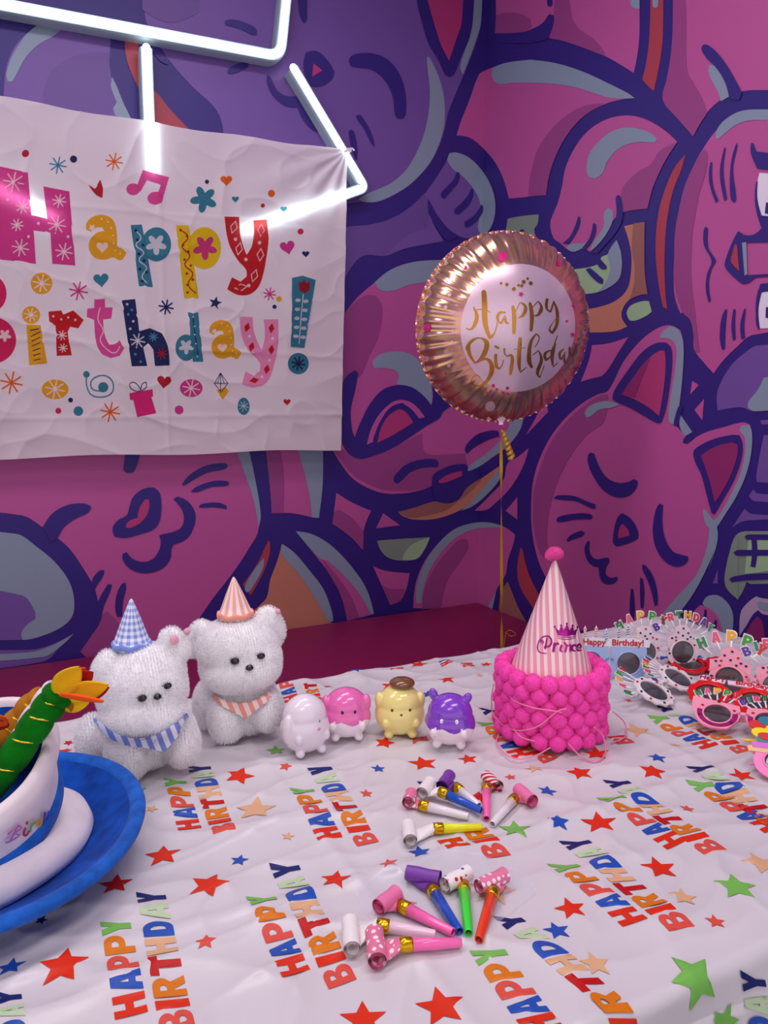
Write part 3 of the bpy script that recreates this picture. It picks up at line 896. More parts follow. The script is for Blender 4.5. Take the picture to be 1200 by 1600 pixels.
def neon_tube(pxs, r=0.03, name='neon_tube'):
    pts = [on_y(x, y, NY) for x, y in pxs]
    pts = round_corners(pts, r)
    # housing: deep channel section swept along the tube
    m = MB()
    prof = [(-0.019, 0.0455), (0.019, 0.0455), (0.021, 0.0), (0.018, -0.010), (-0.018, -0.010), (-0.021, 0.0)]
    n = len(prof)
    vs = []
    for i, p in enumerate(pts):
        a = pts[max(0, i - 1)]
        b_ = pts[min(len(pts) - 1, i + 1)]
        d = (b_ - a).normalized()
        side = d.cross(Vector((0, 1, 0))).normalized()
        for (u, w) in prof:
            vs.append(p + side * u + Vector((0, w, 0)))
    fs = []
    for i in range(len(pts) - 1):
        for k in range(n):
            l = (k + 1) % n
            fs.append((i * n + k, i * n + l, (i + 1) * n + l, (i + 1) * n + k))
    fs.append(tuple(range(n)))
    fs.append(tuple((len(pts) - 1) * n + k for k in range(n))[::-1])
    m.add(vs, fs, sil, False)
    h = m.build('tube_housing', neon, loc=Vector(pts[0]))
    g = MB()
    g.tube([p + Vector((0, -0.008, 0)) for p in pts], 0.0125, glow, n=12, flat=1.0)
    # rounded ends
    for e in (pts[0], pts[-1]):
        g.sphere(e + Vector((0, -0.008, 0)), 0.0125, glow, sub=2)
    c = g.build('neon_core')
    c.parent = h
    c.location = -Vector(pts[0])
    return h


neon_tube([(-120, -14), (437, 90), (452, -60)], 0.045)
neon_tube([(228, 76), (231, 160), (236, 272)], 0.01)
neon_tube([(457, 107), (569, 294), (376, 362)], 0.022)
neon_tube([(-110, 248), (84, 342)], 0.01)

# =====================================================================  BANNER
BY = YB - 0.0725
ban_m = mat('banner_cloth', '#F4E4EA', 0.85, bump=(260, 0.12, 0.001))
_nt = ban_m.node_tree
_b = _nt.nodes['Principled BSDF']
_tr = _nt.nodes.new('ShaderNodeBsdfTranslucent')
_tr.inputs[0].default_value = (0.85, 0.9, 0.92, 1)
_mx = _nt.nodes.new('ShaderNodeMixShader')
_mx.inputs[0].default_value = 0.32
_nt.links.new(_b.outputs[0], _mx.inputs[1])
_nt.links.new(_tr.outputs[0], _mx.inputs[2])
_nt.links.new(_mx.outputs[0], _nt.nodes['Material Output'].inputs[0])


def print_mat(name, c):
    m = mat(name, c, 0.8)
    nt = m.node_tree
    if 'Transparent BSDF' not in nt.nodes:
        b_ = nt.nodes['Principled BSDF']
        tr = nt.nodes.new('ShaderNodeBsdfTransparent')
        tr.inputs[0].default_value = (*[min(1, v * 0.88 + 0.12) for v in rgb(c)], 1)
        mx = nt.nodes.new('ShaderNodeMixShader')
        mx.inputs[0].default_value = 0.58
        nt.links.new(b_.outputs[0], mx.inputs[1])
        nt.links.new(tr.outputs[0], mx.inputs[2])
        nt.links.new(mx.outputs[0], nt.nodes['Material Output'].inputs[0])
    return m


BX0, BX1 = -0.42, 1.262


def ban_wr(x, z):
    """cloth relief (towards the room)"""
    r = 0.004 * noise.noise(Vector((x * 3.1, z * 3.7, 1.3)))
    r += 0.0035 * abs(noise.noise(Vector((x * 6 + z * 2, z * 7, 4.2))))
    # radial pulls from the tied corner
    dx, dz = BX1 - x, 2.245 - z
    d = math.hypot(dx, dz) + 1e-4
    a = math.atan2(dz, dx)
    r += 0.006 * math.exp(-d * 3.2) * math.sin(a * 17)
    q = 1 - abs(2 * noise.noise(Vector((x * 2.6 + z * 1.4, z * 4.2 - x * 1.1, 8.1))))
    r += 0.0055 * max(0, q) ** 5
    q = 1 - abs(2 * noise.noise(Vector((x * 5.2 - z * 3.0, z * 6.0 + x * 2, 3.3))))
    r += 0.0030 * max(0, q) ** 5
    # fold creases
    for cx in (0.05, 0.575):
        r += 0.0025 * math.exp(-((x - cx) / 0.009) ** 2)
    for cz, s in ((1.93, .03), (1.52, -.02), (1.27, .01)):
        r += 0.002 * math.exp(-((z - cz - s * x) / 0.009) ** 2)
    r += 0.004 * max(0, math.sin((x * 1.4 + z * 2.2) * 9)) * math.exp(-((z - 1.2) / 0.14) ** 2)
    return r


def ban_pt(x, z, off=0.0):
    return Vector((x, BY - ban_wr(x, z) - off, z))


bm_ = MB()
NX, NZ = 420, 280
vs = []
for j in range(NZ + 1):
    v = j / NZ
    for i in range(NX + 1):
        u = i / NX
        x = BX0 + (BX1 - BX0) * u
        sag = 0.018 * math.sin(math.pi * u) ** 1.0 + 0.003 * math.sin(u * 31)
        top = 2.248 - sag
        bot = 1.147 + 0.004 * math.sin(u * 17)
        z = bot + (top - bot) * v
        xx = x - 0.045 * u * (1 - v) * 0.75
        vs.append(ban_pt(xx, z))
fs = []
for j in range(NZ):
    for i in range(NX):
        a = j * (NX + 1) + i
        fs.append((a, a + 1, a + NX + 2, a + NX + 1))
bm_.add(vs, fs, ban_m, True)


def ban_xy(px, py):
    """crop px of the banner view -> (x, z) on the banner"""
    q = on_y(px / 2.143, 220 + py / 2.143, BY)
    return (q.x, q.z)


def ban_print(c, rings, lev=1, sm=True, sharp=50):
    rr = []
    for rg in rings:
        rg = smooth_ring(rg, 4, sharp) if sm else rg
        rr.append([ban_xy(*p) for p in rg])
    try:
        P, T = fill2(rr, 0.006)
    except Exception:
        return
    bm_.add([ban_pt(p.x, p.y, 0.0004 * lev + 0.0005) for p in P], T, print_mat('print_' + c.strip('#'), c), True)


PINK, TEAL, YEL, RED, MAG, NAVY, ORG, WHT, LPK, DRD = '#E0409A', '#3E90A8', '#F0B818', '#D4141C', '#E0206A', '#1C2C6A', '#F07818', '#FFF4F8', '#F0A0C8', '#C81C38'


def bstar(c, x, y, r, w=2.2, n=8, lev=2):
    for k in range(n // 2):
        a = math.pi * k / (n // 2) + 0.2
        ban_print(c, [stroke_ring([(x - r * math.cos(a), y - r * math.sin(a)), (x + r * math.cos(a), y + r * math.sin(a))], w)], lev + 0.05 * k, sm=False)


def bheart(c, x, y, r, lev=1, rot=0.0):
    pts = []
    for i in range(22):
        t_ = 2 * math.pi * i / 22
        hx = 16 * math.sin(t_) ** 3
        hy = -(13 * math.cos(t_) - 5 * math.cos(2 * t_) - 2 * math.cos(3 * t_) - math.cos(4 * t_))
        hx, hy = hx * math.cos(rot) - hy * math.sin(rot), hx * math.sin(rot) + hy * math.cos(rot)
        pts.append((x + hx * r / 16, y + hy * r / 16))
    ban_print(c, [pts], lev, sm=False)


def bflower(c, x, y, r, lev=2, n=5, rot=0.3):
    pts = []
    for i in range(n * 8):
        a = 2 * math.pi * i / (n * 8)
        k = 0.45 + 0.55 * abs(math.cos((a - rot) * n / 2)) ** 1.3
        pts.append((x + r * k * math.cos(a), y + r * k * math.sin(a)))
    ban_print(c, [pts], lev, sm=False)


def bdot(c, x, y, r, lev=1, ry=None):
    ban_print(c, [circle(x, y, r, 18, ry)], lev, sm=False)


def bline(c, pts, w, lev=2):
    ban_print(c, [stroke_ring(pts, w, 5)], lev, sm=False)


# first line
ban_print(PINK, [[(-28, 80), (93, 108), (105, 250), (158, 262), (145, 153), (232, 170), (252, 418), (175, 412), (168, 310), (112, 302), (120, 413), (0, 398)]], sm=False)
for x, y, r in ((45, 140, 34), (75, 222, 22), (198, 202, 22), (57, 283, 20), (190, 282, 30), (68, 360, 28), (214, 372, 28)):
    bstar(WHT, x, y, r)
for x, y in ((25, 198), (128, 278), (95, 322), (227, 323)):
    bdot(WHT, x, y, 5, 2)
A1 = [(290, 275), (310, 255), (345, 248), (375, 262), (388, 290), (392, 355), (408, 362), (422, 375), (412, 395), (400, 400), (380, 390), (350, 398), (315, 390), (297, 362), (302, 330), (325, 308), (350, 303), (342, 290), (320, 292), (305, 305), (288, 298)]
ban_print(YEL, [A1])
bheart(WHT, 342, 356, 20, 2)
bflower(WHT, 308, 292, 12)
for x, y in ((340, 262), (362, 272), (372, 292), (378, 318), (380, 345), (385, 368), (402, 378)):
    bdot(WHT, x, y, 3, 2)
ban_print(TEAL, [[(438, 282), (475, 280), (512, 490), (465, 487)]], sm=False)
ban_print(TEAL, [circle(523, 347, 49, 28, 57)], 1.4, sm=False)
bflower(WHT, 522, 348, 36)
bline(WHT, [(452, 300), (472, 325), (455, 350), (480, 375), (465, 400), (490, 425), (475, 455), (492, 475)], 1.8)
for x, y in ((455, 300), (460, 332), (478, 350), (464, 380), (482, 402), (468, 430), (490, 440), (476, 470)):
    bdot(NAVY, x, y, 5, 2.2)
ban_print('#ECD000', [[(588, 283), (630, 285), (665, 528), (617, 527)]], sm=False)
ban_print('#ECD000', [circle(683, 360, 57, 28, 70)], 1.4, sm=False)
bflower(PINK, 686, 358, 42)
bline(DRD, [(602, 300), (628, 325), (608, 355), (635, 385), (618, 415), (645, 445), (630, 480), (655, 510)], 2.0)
for x, y in ((603, 300), (625, 320), (612, 350), (630, 372), (618, 398), (638, 418), (625, 445), (645, 465), (628, 482), (628, 508)):
    bdot(DRD, x, y, 4.5, 2.2)
Y1 = [(750, 255), (800, 255), (805, 320), (825, 382), (845, 345), (848, 267), (893, 263), (897, 330), (890, 400), (870, 480), (840, 512), (800, 517), (760, 497), (775, 458), (805, 472), (825, 455), (822, 430), (795, 400), (765, 340)]
ban_print(RED, [Y1])


def diamond(c, x, y, w, h, rot=0.2, fill=False, lev=2):
    o_ = [(x + w * math.cos(a + rot) * (1 if k % 2 else 1), y + h * math.sin(a + rot)) for k, a in enumerate((0, math.pi / 2, math.pi, 3 * math.pi / 2))]
    o_ = [(x + w * math.cos(rot), y + w * math.sin(rot)), (x - h * math.sin(rot), y + h * math.cos(rot)), (x - w * math.cos(rot), y - w * math.sin(rot)), (x + h * math.sin(rot), y - h * math.cos(rot))]
    if fill:
        ban_print(c, [o_], lev, sm=False)
    else:
        i_ = [((a - x) * .72 + x, (b_ - y) * .72 + y) for a, b_ in o_]
        ban_print(c, [o_, i_], lev, sm=False)


for x, y, r_ in ((782, 290, .3), (800, 362, .2), (873, 300, .1), (871, 382, .1), (851, 452, .3), (806, 491, 1.4)):
    diamond(WHT, x, y, 13, 24, r_)
for x, y in ((788, 330), (822, 398), (868, 342), (832, 485)):
    bdot(WHT, x, y, 6, 2)
# second line
ban_print(MAG, [[(-110, 448), (-50, 450), (-50, 744), (-118, 742)]], 0.7, sm=False)
ban_print(MAG, [circle(-32, 512, 54, 28, 62)], sm=False)
ban_print(MAG, [circle(-26, 668, 80, 30, 78)], 1.3, sm=False)
bflower(WHT, 16, 652, 22)
bdot(YEL, 139, 478, 36); bstar(WHT, 139, 478, 28, 2.6)
bdot(YEL, 104, 583, 30); bstar(WHT, 104, 583, 22, 2)
ban_print(YEL, [[(88, 615), (135, 617), (158, 745), (98, 752)]], sm=False)
bline(NAVY, [(102, 635), (128, 630)], 1.6)
for k in range(6):
    bline(NAVY, [(102 + k, 640 + k * 18), (132 + k * 1.5, 632 + k * 18)] if False else [(104 + 2 * k, 655 + k * 16), (134, 640 + k * 18)], 1.4)
R1 = [(162, 572), (205, 568), (212, 582), (245, 568), (280, 600), (262, 628), (235, 622), (226, 640), (240, 718), (190, 720), (186, 620), (165, 605)]
ban_print(RED, [R1], sharp=30)
for x, y in ((178, 588), (205, 598), (228, 592), (252, 600)):
    bdot(WHT, x, y, 4, 2)
bstar(WHT, 207, 652, 16, 1.8); bstar(WHT, 211, 694, 14, 1.8)
T1 = [(315, 532), (350, 530), (352, 558), (377, 558), (372, 595), (345, 598), (350, 650), (365, 683), (385, 680), (400, 668), (415, 695), (400, 720), (370, 728), (340, 715), (322, 680), (315, 600), (290, 590), (292, 562), (315, 560)]
ban_print('#E858A8', [T1], sharp=35)
bline(WHT, [(335, 560), (328, 600), (345, 635), (335, 670), (365, 705), (385, 710), (400, 690)], 1.8)
H1 = [(407, 535), (452, 530), (465, 638), (500, 628), (540, 645), (560, 690), (567, 752), (518, 754), (512, 700), (495, 678), (478, 692), (492, 754), (440, 755)]
ban_print(NAVY, [H1], sharp=30)
bstar(WHT, 460, 670, 24, 2.2); bstar('#5FB0D8', 512, 657, 14, 1.8); bstar(DRD, 540, 713, 18, 2)
for x, y in ((425, 548), (440, 567), (428, 582), (445, 605), (435, 630), (452, 715), (470, 740)):
    bdot(WHT if x % 2 else '#5FB0D8', x, y, 4.5, 2)
ban_print(TEAL, [[(628, 575), (662, 575), (680, 740), (645, 740)]], sm=False)
ban_print(TEAL, [circle(622, 693, 36, 26, 44)], 1.4, sm=False)
bflower(WHT, 622, 690, 26)
bline(NAVY, [(645, 588), (648, 630), (655, 670), (662, 720)], 1.6)
for x, y in ((645, 590), (650, 622), (650, 650), (655, 680), (660, 722)):
    bdot(WHT, x, y, 3, 2.3)
k2 = lambda p: (700 + (p[0] - 288) * 0.80, 602 + (p[1] - 250) * 0.86)
ban_print(YEL, [[k2(p) for p in A1]])
bheart(WHT, 743, 693, 17, 2)
bflower(WHT, 716, 638, 10)
for p in ((340, 262), (362, 272), (372, 292), (378, 318), (380, 345), (385, 368), (402, 378)):
    bdot(WHT, *k2(p), 2.6, 2)
Y2 = [(800, 590), (845, 590), (850, 640), (875, 700), (886, 660), (882, 598), (930, 598), (930, 680), (915, 760), (890, 810), (850, 825), (808, 815), (822, 772), (850, 787), (870, 770), (868, 740), (830, 700), (808, 650)]
ban_print('#F4A4CC', [Y2])
for x, y, r_ in ((826, 625, .3), (842, 690, .3), (908, 628, .1), (908, 700, .1), (893, 765, .2), (850, 802, 1.4)):
    diamond(RED, x, y, 10, 17, r_, True)
for x, y in ((835, 655), (912, 662), (902, 735), (876, 790)):
    bdot(WHT, x, y, 5, 2)
ban_print(TEAL, [[(975, 460), (1010, 453), (1054, 467), (1018, 694), (972, 690)]], sm=False)
bdot(TEAL, 998, 746, 36); bstar(NAVY, 998, 746, 22, 2.6)
ban_print(DRD, [[(995, 470), (1005, 478), (1014, 465), (1022, 478), (1034, 472), (1034, 500), (1018, 512), (1000, 502)]], 2)
bline(WHT, [(1013, 515), (1006, 600), (1000, 678)], 1.8)
for k in range(5):
    ban_print(WHT, [circle(995 - k * 1.5, 535 + 30 * k, 10, 12, 6)], 2, sm=False)
    ban_print(WHT, [circle(1022 - k * 2, 538 + 30 * k, 10, 12, 6)], 2, sm=False)
# small decorations
bdot(DRD, 85, 44, 12); bdot(NAVY, 246, 62, 12); bstar('#4A9AB8', 194, 82, 28, 2); bstar(ORG, 382, 70, 28, 2)
ban_print(DRD, [[(296, 148), (318, 162), (335, 130), (344, 160), (342, 192), (320, 180)]])
ban_print('#E858A8', [circle(446, 162, 23, 18, 20)], sm=False)
ban_print('#E858A8', [circle(520, 192, 26, 18, 22)], sm=False)
ban_print('#E858A8', [[(478, 98), (566, 122), (540, 210), (520, 196), (538, 148), (492, 132), (470, 170), (455, 160)]], 1.3, sm=False)
bflower(TEAL, 682, 196, 46, 1, 5, 0.5)
bdot(NAVY, 693, 137, 7); bheart(ORG, 757, 133, 20); bdot(ORG, 908, 177, 12); bdot(DRD, 880, 217, 7)
bheart(TEAL, 787, 196, 12); bheart('#58B8CC', 949, 229, 11); bdot(MAG, 1006, 304, 10); bheart(PINK, 962, 356, 26, 1, -0.2); bheart(NAVY, 1022, 379, 12)
bheart(TEAL, 338, 465, 26, 1, -0.1); bstar(PINK, 262, 503, 30, 2.4); bstar(NAVY, 556, 557, 24, 2.6)
ban_print(NAVY, [starpts(720, 543, 23, 2.9)], sm=False)
bstar(PINK, 902, 513, 20, 2); bdot(YEL, 933, 530, 9); bdot(NAVY, 918, 556, 7)
bstar(ORG, 38, 810, 36, 2.6); ban_print(YEL, [circle(184, 832, 45, 26, 33)], sm=False); bstar(WHT, 184, 832, 32, 2.4)
bdot(NAVY, 236, 868, 8); bdot(MAG, 195, 904, 10); bdot(TEAL, 262, 905, 16); bstar(ORG, 368, 908, 32, 2.4)
bdot(TEAL, 345, 825, 17); bdot(TEAL, 289, 782, 11)
bline(TEAL, [(289, 790), (290, 820), (305, 850), (340, 858), (372, 845), (378, 815), (360, 790), (330, 787), (305, 805), (308, 830), (335, 838)], 2)
ban_print('#E82888', [[(432, 845), (510, 832), (512, 855), (506, 858), (522, 912), (458, 925), (445, 868), (434, 868)]], sm=False)
bline(NAVY, [(468, 838), (445, 835), (432, 818), (445, 808), (462, 820), (470, 838), (475, 815), (488, 808), (488, 825), (470, 838)], 1.3)
bheart(DRD, 549, 806, 24, 1, 0.1); ban_print(PINK, [circle(640, 828, 38, 26, 30)], sm=False); bstar(WHT, 640, 828, 28, 2.2)
bdot(PINK, 599, 901, 15)
ban_print(YEL, [[(725, 835), (755, 825), (766, 838), (745, 867)]], sm=False)
for q in ((738, 777, 717, 812), (738, 777, 762, 812), (717, 812, 740, 842), (762, 812, 740, 842), (738, 777, 738, 842), (717, 812, 762, 812), (738, 777, 728, 812), (738, 777, 750, 812)):
    bline(NAVY, [q[:2], q[2:]], 1.0)
ban_print(TEAL, [circle(815, 889, 20, 22, 29)], sm=False)
bstar(WHT, 815, 889, 17, 1.0)
bheart(DRD, 958, 874, 12)
BO = bm_.build('banner', loc=Vector(((BX0 + BX1) / 2, BY, 2.24)))
tag(BO, 'wrinkled pale pink birthday banner hanging in front of the neon sign on the wall', 'banner')
tie = MB()
cn = ban_pt(BX1, 2.245)
tie.tube(spline3([cn + Vector((-0.012, -0.004, -0.006)), cn + Vector((0.0, -0.008, 0.004)), cn + Vector((0.02, -0.004, 0.010)), cn + Vector((0.038, 0.02, 0.014))], 5), 0.0035, ban_m, 6)
tie.sphere(cn + Vector((0.004, -0.006, 0.002)), (0.012, 0.007, 0.008), ban_m, sub=2)
o = tie.build('corner_tie')
o.parent = BO
o.location = -world_loc(BO)

# =====================================================================  TABLE AND TABLECLOTH
t = thing('table', ((TX0 + TX1) / 2, (TY0 + TY1) / 2, 0), 'long party table hidden under the white birthday print cloth', 'table')
tm = mat('table_laminate', '#B9B4AE', 0.5, bump=(80, 0.05))
tl = mat('table_leg_steel', '#8A8A8E', 0.35, metal=0.8)
b = MB()
b.box((0, 0, 0.7245), ((TX1 - TX0) / 2 - 0.004, (TY1 - TY0) / 2 - 0.004, 0.0155), tm, bevel=0.004)
b.build('tabletop', t)
for sx in (-1, 1):
    for sy in (-1, 1):
        b = MB()
        b.tube([(sx * 1.05, sy * 0.38, 0.001), (sx * 1.05, sy * 0.38, 0.708)], 0.018, tl, 14)
        b.build('leg', t)

cloth_m = mat('cloth_plastic', '#D9D3D7', 0.32, bump=(70, 0.25, 0.001), spec=0.5)
RND = 0.012


def cloth_h(x, y):
    """wrinkles of the thin plastic cloth"""
    v = Vector((x, y, 0))
    h = 0.0036 * noise.noise(Vector((x * 4 + y, y * 6, 0)))
    r = 1 - abs(noise.noise(Vector((x * 4.5 + 3, y * 7 + x * 2, 2.0))) * 2)
    h += 0.0055 * max(0, r) ** 3
    r = 1 - abs(noise.noise(Vector((x * 9 - y * 5, y * 11 + 7, 5.0))) * 2)
    h += 0.0032 * max(0, r) ** 3
    r = 1 - abs(noise.noise(Vector((x * 3.0 + y * 8, y * 5 - x * 6, 9.0))) * 2)
    h += 0.0030 * max(0, r) ** 4
    # packing fold that runs along the table, and two across it
    fy = 0.775 - 0.03 * math.sin(x * 2.0)
    h += 0.0050 * math.exp(-((y - fy) / 0.012) ** 2) * (0.4 + 0.6 * max(0, min(1, (x + 0.1) / 0.5)))
    h += 0.0025 * math.exp(-((x - 0.93 - 0.1 * (y - 0.5)) / 0.011) ** 2)
    h += 0.0025 * math.exp(-((x - 0.36) / 0.010) ** 2)
    # drapes towards the back edge
    k = max(0.0, min(1.0, (y - 1.12) / 0.25))
    h += 0.010 * k * max(0, math.sin(x * 19 + 3 * y)) ** 2 * (0.6 + 0.4 * math.sin(x * 5))
    return h


def cloth(u, v, off=0.0):
    """u, v: position on the cloth laid flat; past the table edges it hangs down"""
    ox = max(0.0, u - TX1) - max(0.0, TX0 - u)
    oy = max(0.0, v - TY1) - max(0.0, TY0 - v)

    def wrap(o):
        s_ = -1 if o < 0 else 1
        o = abs(o)
        q = RND * math.pi / 2
        if o < q:
            a = o / RND
            return s_ * RND * math.sin(a), RND * (1 - math.cos(a)), a
        return s_ * RND, RND + (o - q), math.pi / 2
    ax, dx, aa = wrap(ox)
    ay, dy, ab = wrap(oy)
    x = max(TX0, min(TX1, u)) + ax
    y = max(TY0, min(TY1, v)) + ay
    d = max(dx, dy)
    w = min(1.0, d / 0.10)
    h = cloth_h(u, v) * (1 - min(1.0, d / 0.02))
    fold = 0.012 * w * (1 + math.sin(u * 21 + math.sin(u * 7))) + 0.006 * w * abs(math.sin(u * 9 + v * 3))
    foldx = 0.012 * w * (1 + math.sin(v * 23))
    if abs(oy) > 0:
        y += (fold + off) * (1 if oy > 0 else -1) * min(1, abs(oy) / 0.02)
    if abs(ox) > 0:
        x += (foldx + off) * (1 if ox > 0 else -1) * min(1, abs(ox) / 0.02)
    if abs(ox) > 0 and abs(oy) > 0:
        c = min(dx, dy)
        x -= 0.35 * c * (1 if ox > 0 else -1) * 0.3
        y -= 0.35 * c * (1 if oy > 0 else -1) * 0.3
    return Vector((x, y, HT + 0.001 + h - d + off * (1 - min(1, d / RND))))


CL = MB()
us = list(np.arange(TX0 - 0.30, TX0, 0.03)) + list(np.arange(TX0, -0.1, 0.02)) + list(np.arange(-0.1, TX1 - 0.012, 0.0038)) + list(np.arange(TX1 - 0.012, TX1 + 0.05, 0.004)) + list(np.arange(TX1 + 0.05, TX1 + 0.32, 0.02))
vv = list(np.arange(TY0 - 0.34, TY0 - 0.05, 0.010)) + list(np.arange(TY0 - 0.05, TY0 + 0.012, 0.004)) + list(np.arange(TY0 + 0.012, TY1 - 0.012, 0.0038)) + list(np.arange(TY1 - 0.012, TY1 + 0.04, 0.004)) + list(np.arange(TY1 + 0.04, TY1 + 0.30, 0.02))
nu, nv = len(us), len(vv)
CL.add([cloth(float(u), float(v)) for v in vv for u in us],
       [(j * nu + i, j * nu + i + 1, (j + 1) * nu + i + 1, (j + 1) * nu + i) for j in range(nv - 1) for i in range(nu - 1)], cloth_m, True)


def uv_of(px, py):
    p = on_z(px, py, HT)
    if p.y >= TY0:
        return (p.x, p.y)
    q = on_y(px, py, TY0 - RND)
    return (q.x, TY0 - RND * math.pi / 2 - (HT - RND - q.z))


CC = {'r': '#EC300A', 's': '#EE5848', 'd': '#CE140E', 'o': '#EC8212', 'b': '#2457BE', 'n': '#16246E', 'g': '#7FC858', 'l': '#CDE6B8', 't': '#F0BC8E'}


def cmat(c):
    return mat('cloth_print_' + c, CC[c], 0.42, k=0.86, bump=(90, 0.12, 0.001), spec=0.25)


def cloth_print(c, rings, lev=1):
    # keep only what lies on the cloth
    try:
        P, T = fill2(rings, 0.0042)
    except Exception:
        return
    CL.add([cloth(p.x, p.y, 0.00075 if p.y > TY0 + 0.02 else 0.0018) for p in P], T, cmat(c), True)


def quad_map(q):
    q = [uv_of(*p) for p in q]   # base start, base end, cap end, cap start

    def f(s_, t_):
        a = Vector(q[0]) * (1 - s_) + Vector(q[1]) * s_
        b_ = Vector(q[3]) * (1 - s_) + Vector(q[2]) * s_
        r = a * (1 - t_) + b_ * t_
        return (r.x, r.y)
    return f


def word(txt, cols, q, seen=None):
    f0 = quad_map(q)
    f = (lambda a, b: f0(a, 0.08 + 0.92 * b)) if txt == 'HAPPY' else (lambda a, b: f0(a, 0.94 * b))
    tot = sum(LWID.get(c, 1.0) for c in txt) + 0.10 * (len(txt) - 1)
    x = 0.0
    for i, ch in enumerate(txt):
        w = LWID.get(ch, 1.0)
        if seen is None or i in seen:
            rings = []
            for rg in LET[ch]:
                # split edges so that they follow the perspective-free map
                rings.append([f((x + p[0] * w) / tot, p[1]) for p in rg])
            cloth_print(cols[i], rings)
        x += w + 0.10


def block(hq, bq, s=2, ox=0, oy=1160, hs=None, bs=None):
    g = lambda q: [(ox + a / s, oy + b / s) for a, b in q]
    if hq:
        word('HAPPY', 'rbsog', g(hq), hs)
    if bq:
        word('BIRTHDAY', 'sdodtbln'.replace('d', 'r', 1).replace('d', 'd'), g(bq), bs)


# left half of the cloth
block([(637, 275), (585, 125), (510, 130), (558, 287)], [(738, 290), (655, 75), (580, 82), (662, 303)])
block([(1077, 300), (980, 148), (905, 155), (995, 317)], [(1185, 318), (1030, 85), (955, 93), (1112, 330)])
block([(977, 718), (863, 480), (768, 492), (883, 750)], [(1115, 740), (928, 378), (835, 392), (1022, 777)])
block([(472, 850), (414, 572), (314, 582), (360, 880)], [(612, 905), (515, 475), (420, 485), (495, 930)])
block(None, [(140, 1210), (65, 784), (-30, 797), (30, 1240)], bs={5, 6, 7})
# right half
R_ = dict(ox=600)
block([(830, 572), (597, 378), (507, 384), (745, 592)], [(970, 595), (628, 303), (540, 310), (885, 616)], **R_)
block([(600, 925), (376, 652), (266, 662), (495, 948)], [(790, 985), (412, 547), (333, 560), (705, 1010)], **R_)
block([(948, 320), (742, 178), (663, 178), (885, 350)], [(1070, 350), (752, 122), (678, 124), (995, 368)], **R_)
block([(1262, 268), (1015, 133), (940, 138), (1190, 292)], [(1345, 300), (1010, 84), (937, 88), (1262, 322)], **R_)
block([(278, 335), (110, 175), (30, 185), (200, 353)], [(397, 358), (190, 122), (97, 128), (318, 373)], hs={0}, bs={0, 1, 2, 6, 7}, **R_)
# behind the figures and the hats
C_ = dict(ox=400, oy=1000, s=2.4)
block([(168, 236), (120, 120), (68, 125), (108, 247)], [(250, 240), (200, 105), (150, 110), (200, 252)], hs={0, 1, 2}, bs={0, 1, 2, 3}, **C_)
block([(745, 95), (700, 60), (665, 62), (695, 110)], [(822, 108), (760, 45), (720, 50), (775, 118)], hs={0, 1}, bs={0, 1}, **C_)
block(None, [(555, 112), (520, 50), (478, 55), (502, 125)], bs={0}, **C_)
block(None, [(650, 385), (600, 290), (560, 292), (585, 398)], bs={0, 1}, **C_)
block([(1055, 428), (880, 308), (825, 312), (965, 452)], [(1135, 448), (890, 266), (830, 270), (1075, 470)], **C_)
block([(900, 962), (557, 770), (443, 780), (785, 992)], [(1110, 985), (572, 712), (490, 716), (1000, 1015)], ox=900, oy=930, s=4)
block(None, [(368, 935), (60, 740), (-40, 745), (250, 958)], ox=900, oy=930, s=4, bs={0, 1})
block([(290, 245), (250, 205), (235, 208), (268, 250)], [(790, 320), (720, 220), (640, 225), (690, 330)], ox=900, oy=930, s=4, hs=set(), bs={0, 1, 2})
block([(700, 1090), (560, 850), (500, 855), (640, 1100)], None, ox=0, oy=300, s=1, hs=set())
# the words that run down over the near edge
block([(1075, 1120), (1085, 848), (1022, 850), (1010, 1130)], [(1170, 1140), (1170, 712), (1103, 715), (1100, 1150)], hs={4}, bs={5, 6, 7}, **R_)
block(None, [(800, 400), (735, 190), (670, 195), (735, 410)], ox=0, oy=1000, s=2.4, bs=set())


def cstar(c, px, py, r, s=2, ox=0, oy=1160, rot=None, k=0.45):
    """star of the print: px centre, r apparent half width in crop px"""
    cx, cy = ox + px / s, oy + py / s
    a = Vector(uv_of(cx - r / s, cy))
    b_ = Vector(uv_of(cx + r / s, cy))
    R = (b_ - a).length / 2 * 1.08
    c0 = uv_of(cx, cy)
    if rot is None:
        rot = YAW + 0.25 * math.sin(px * 12.9 + py * 7.7)
    cloth_print(c, [starpts(c0[0], c0[1], R, rot, k)])


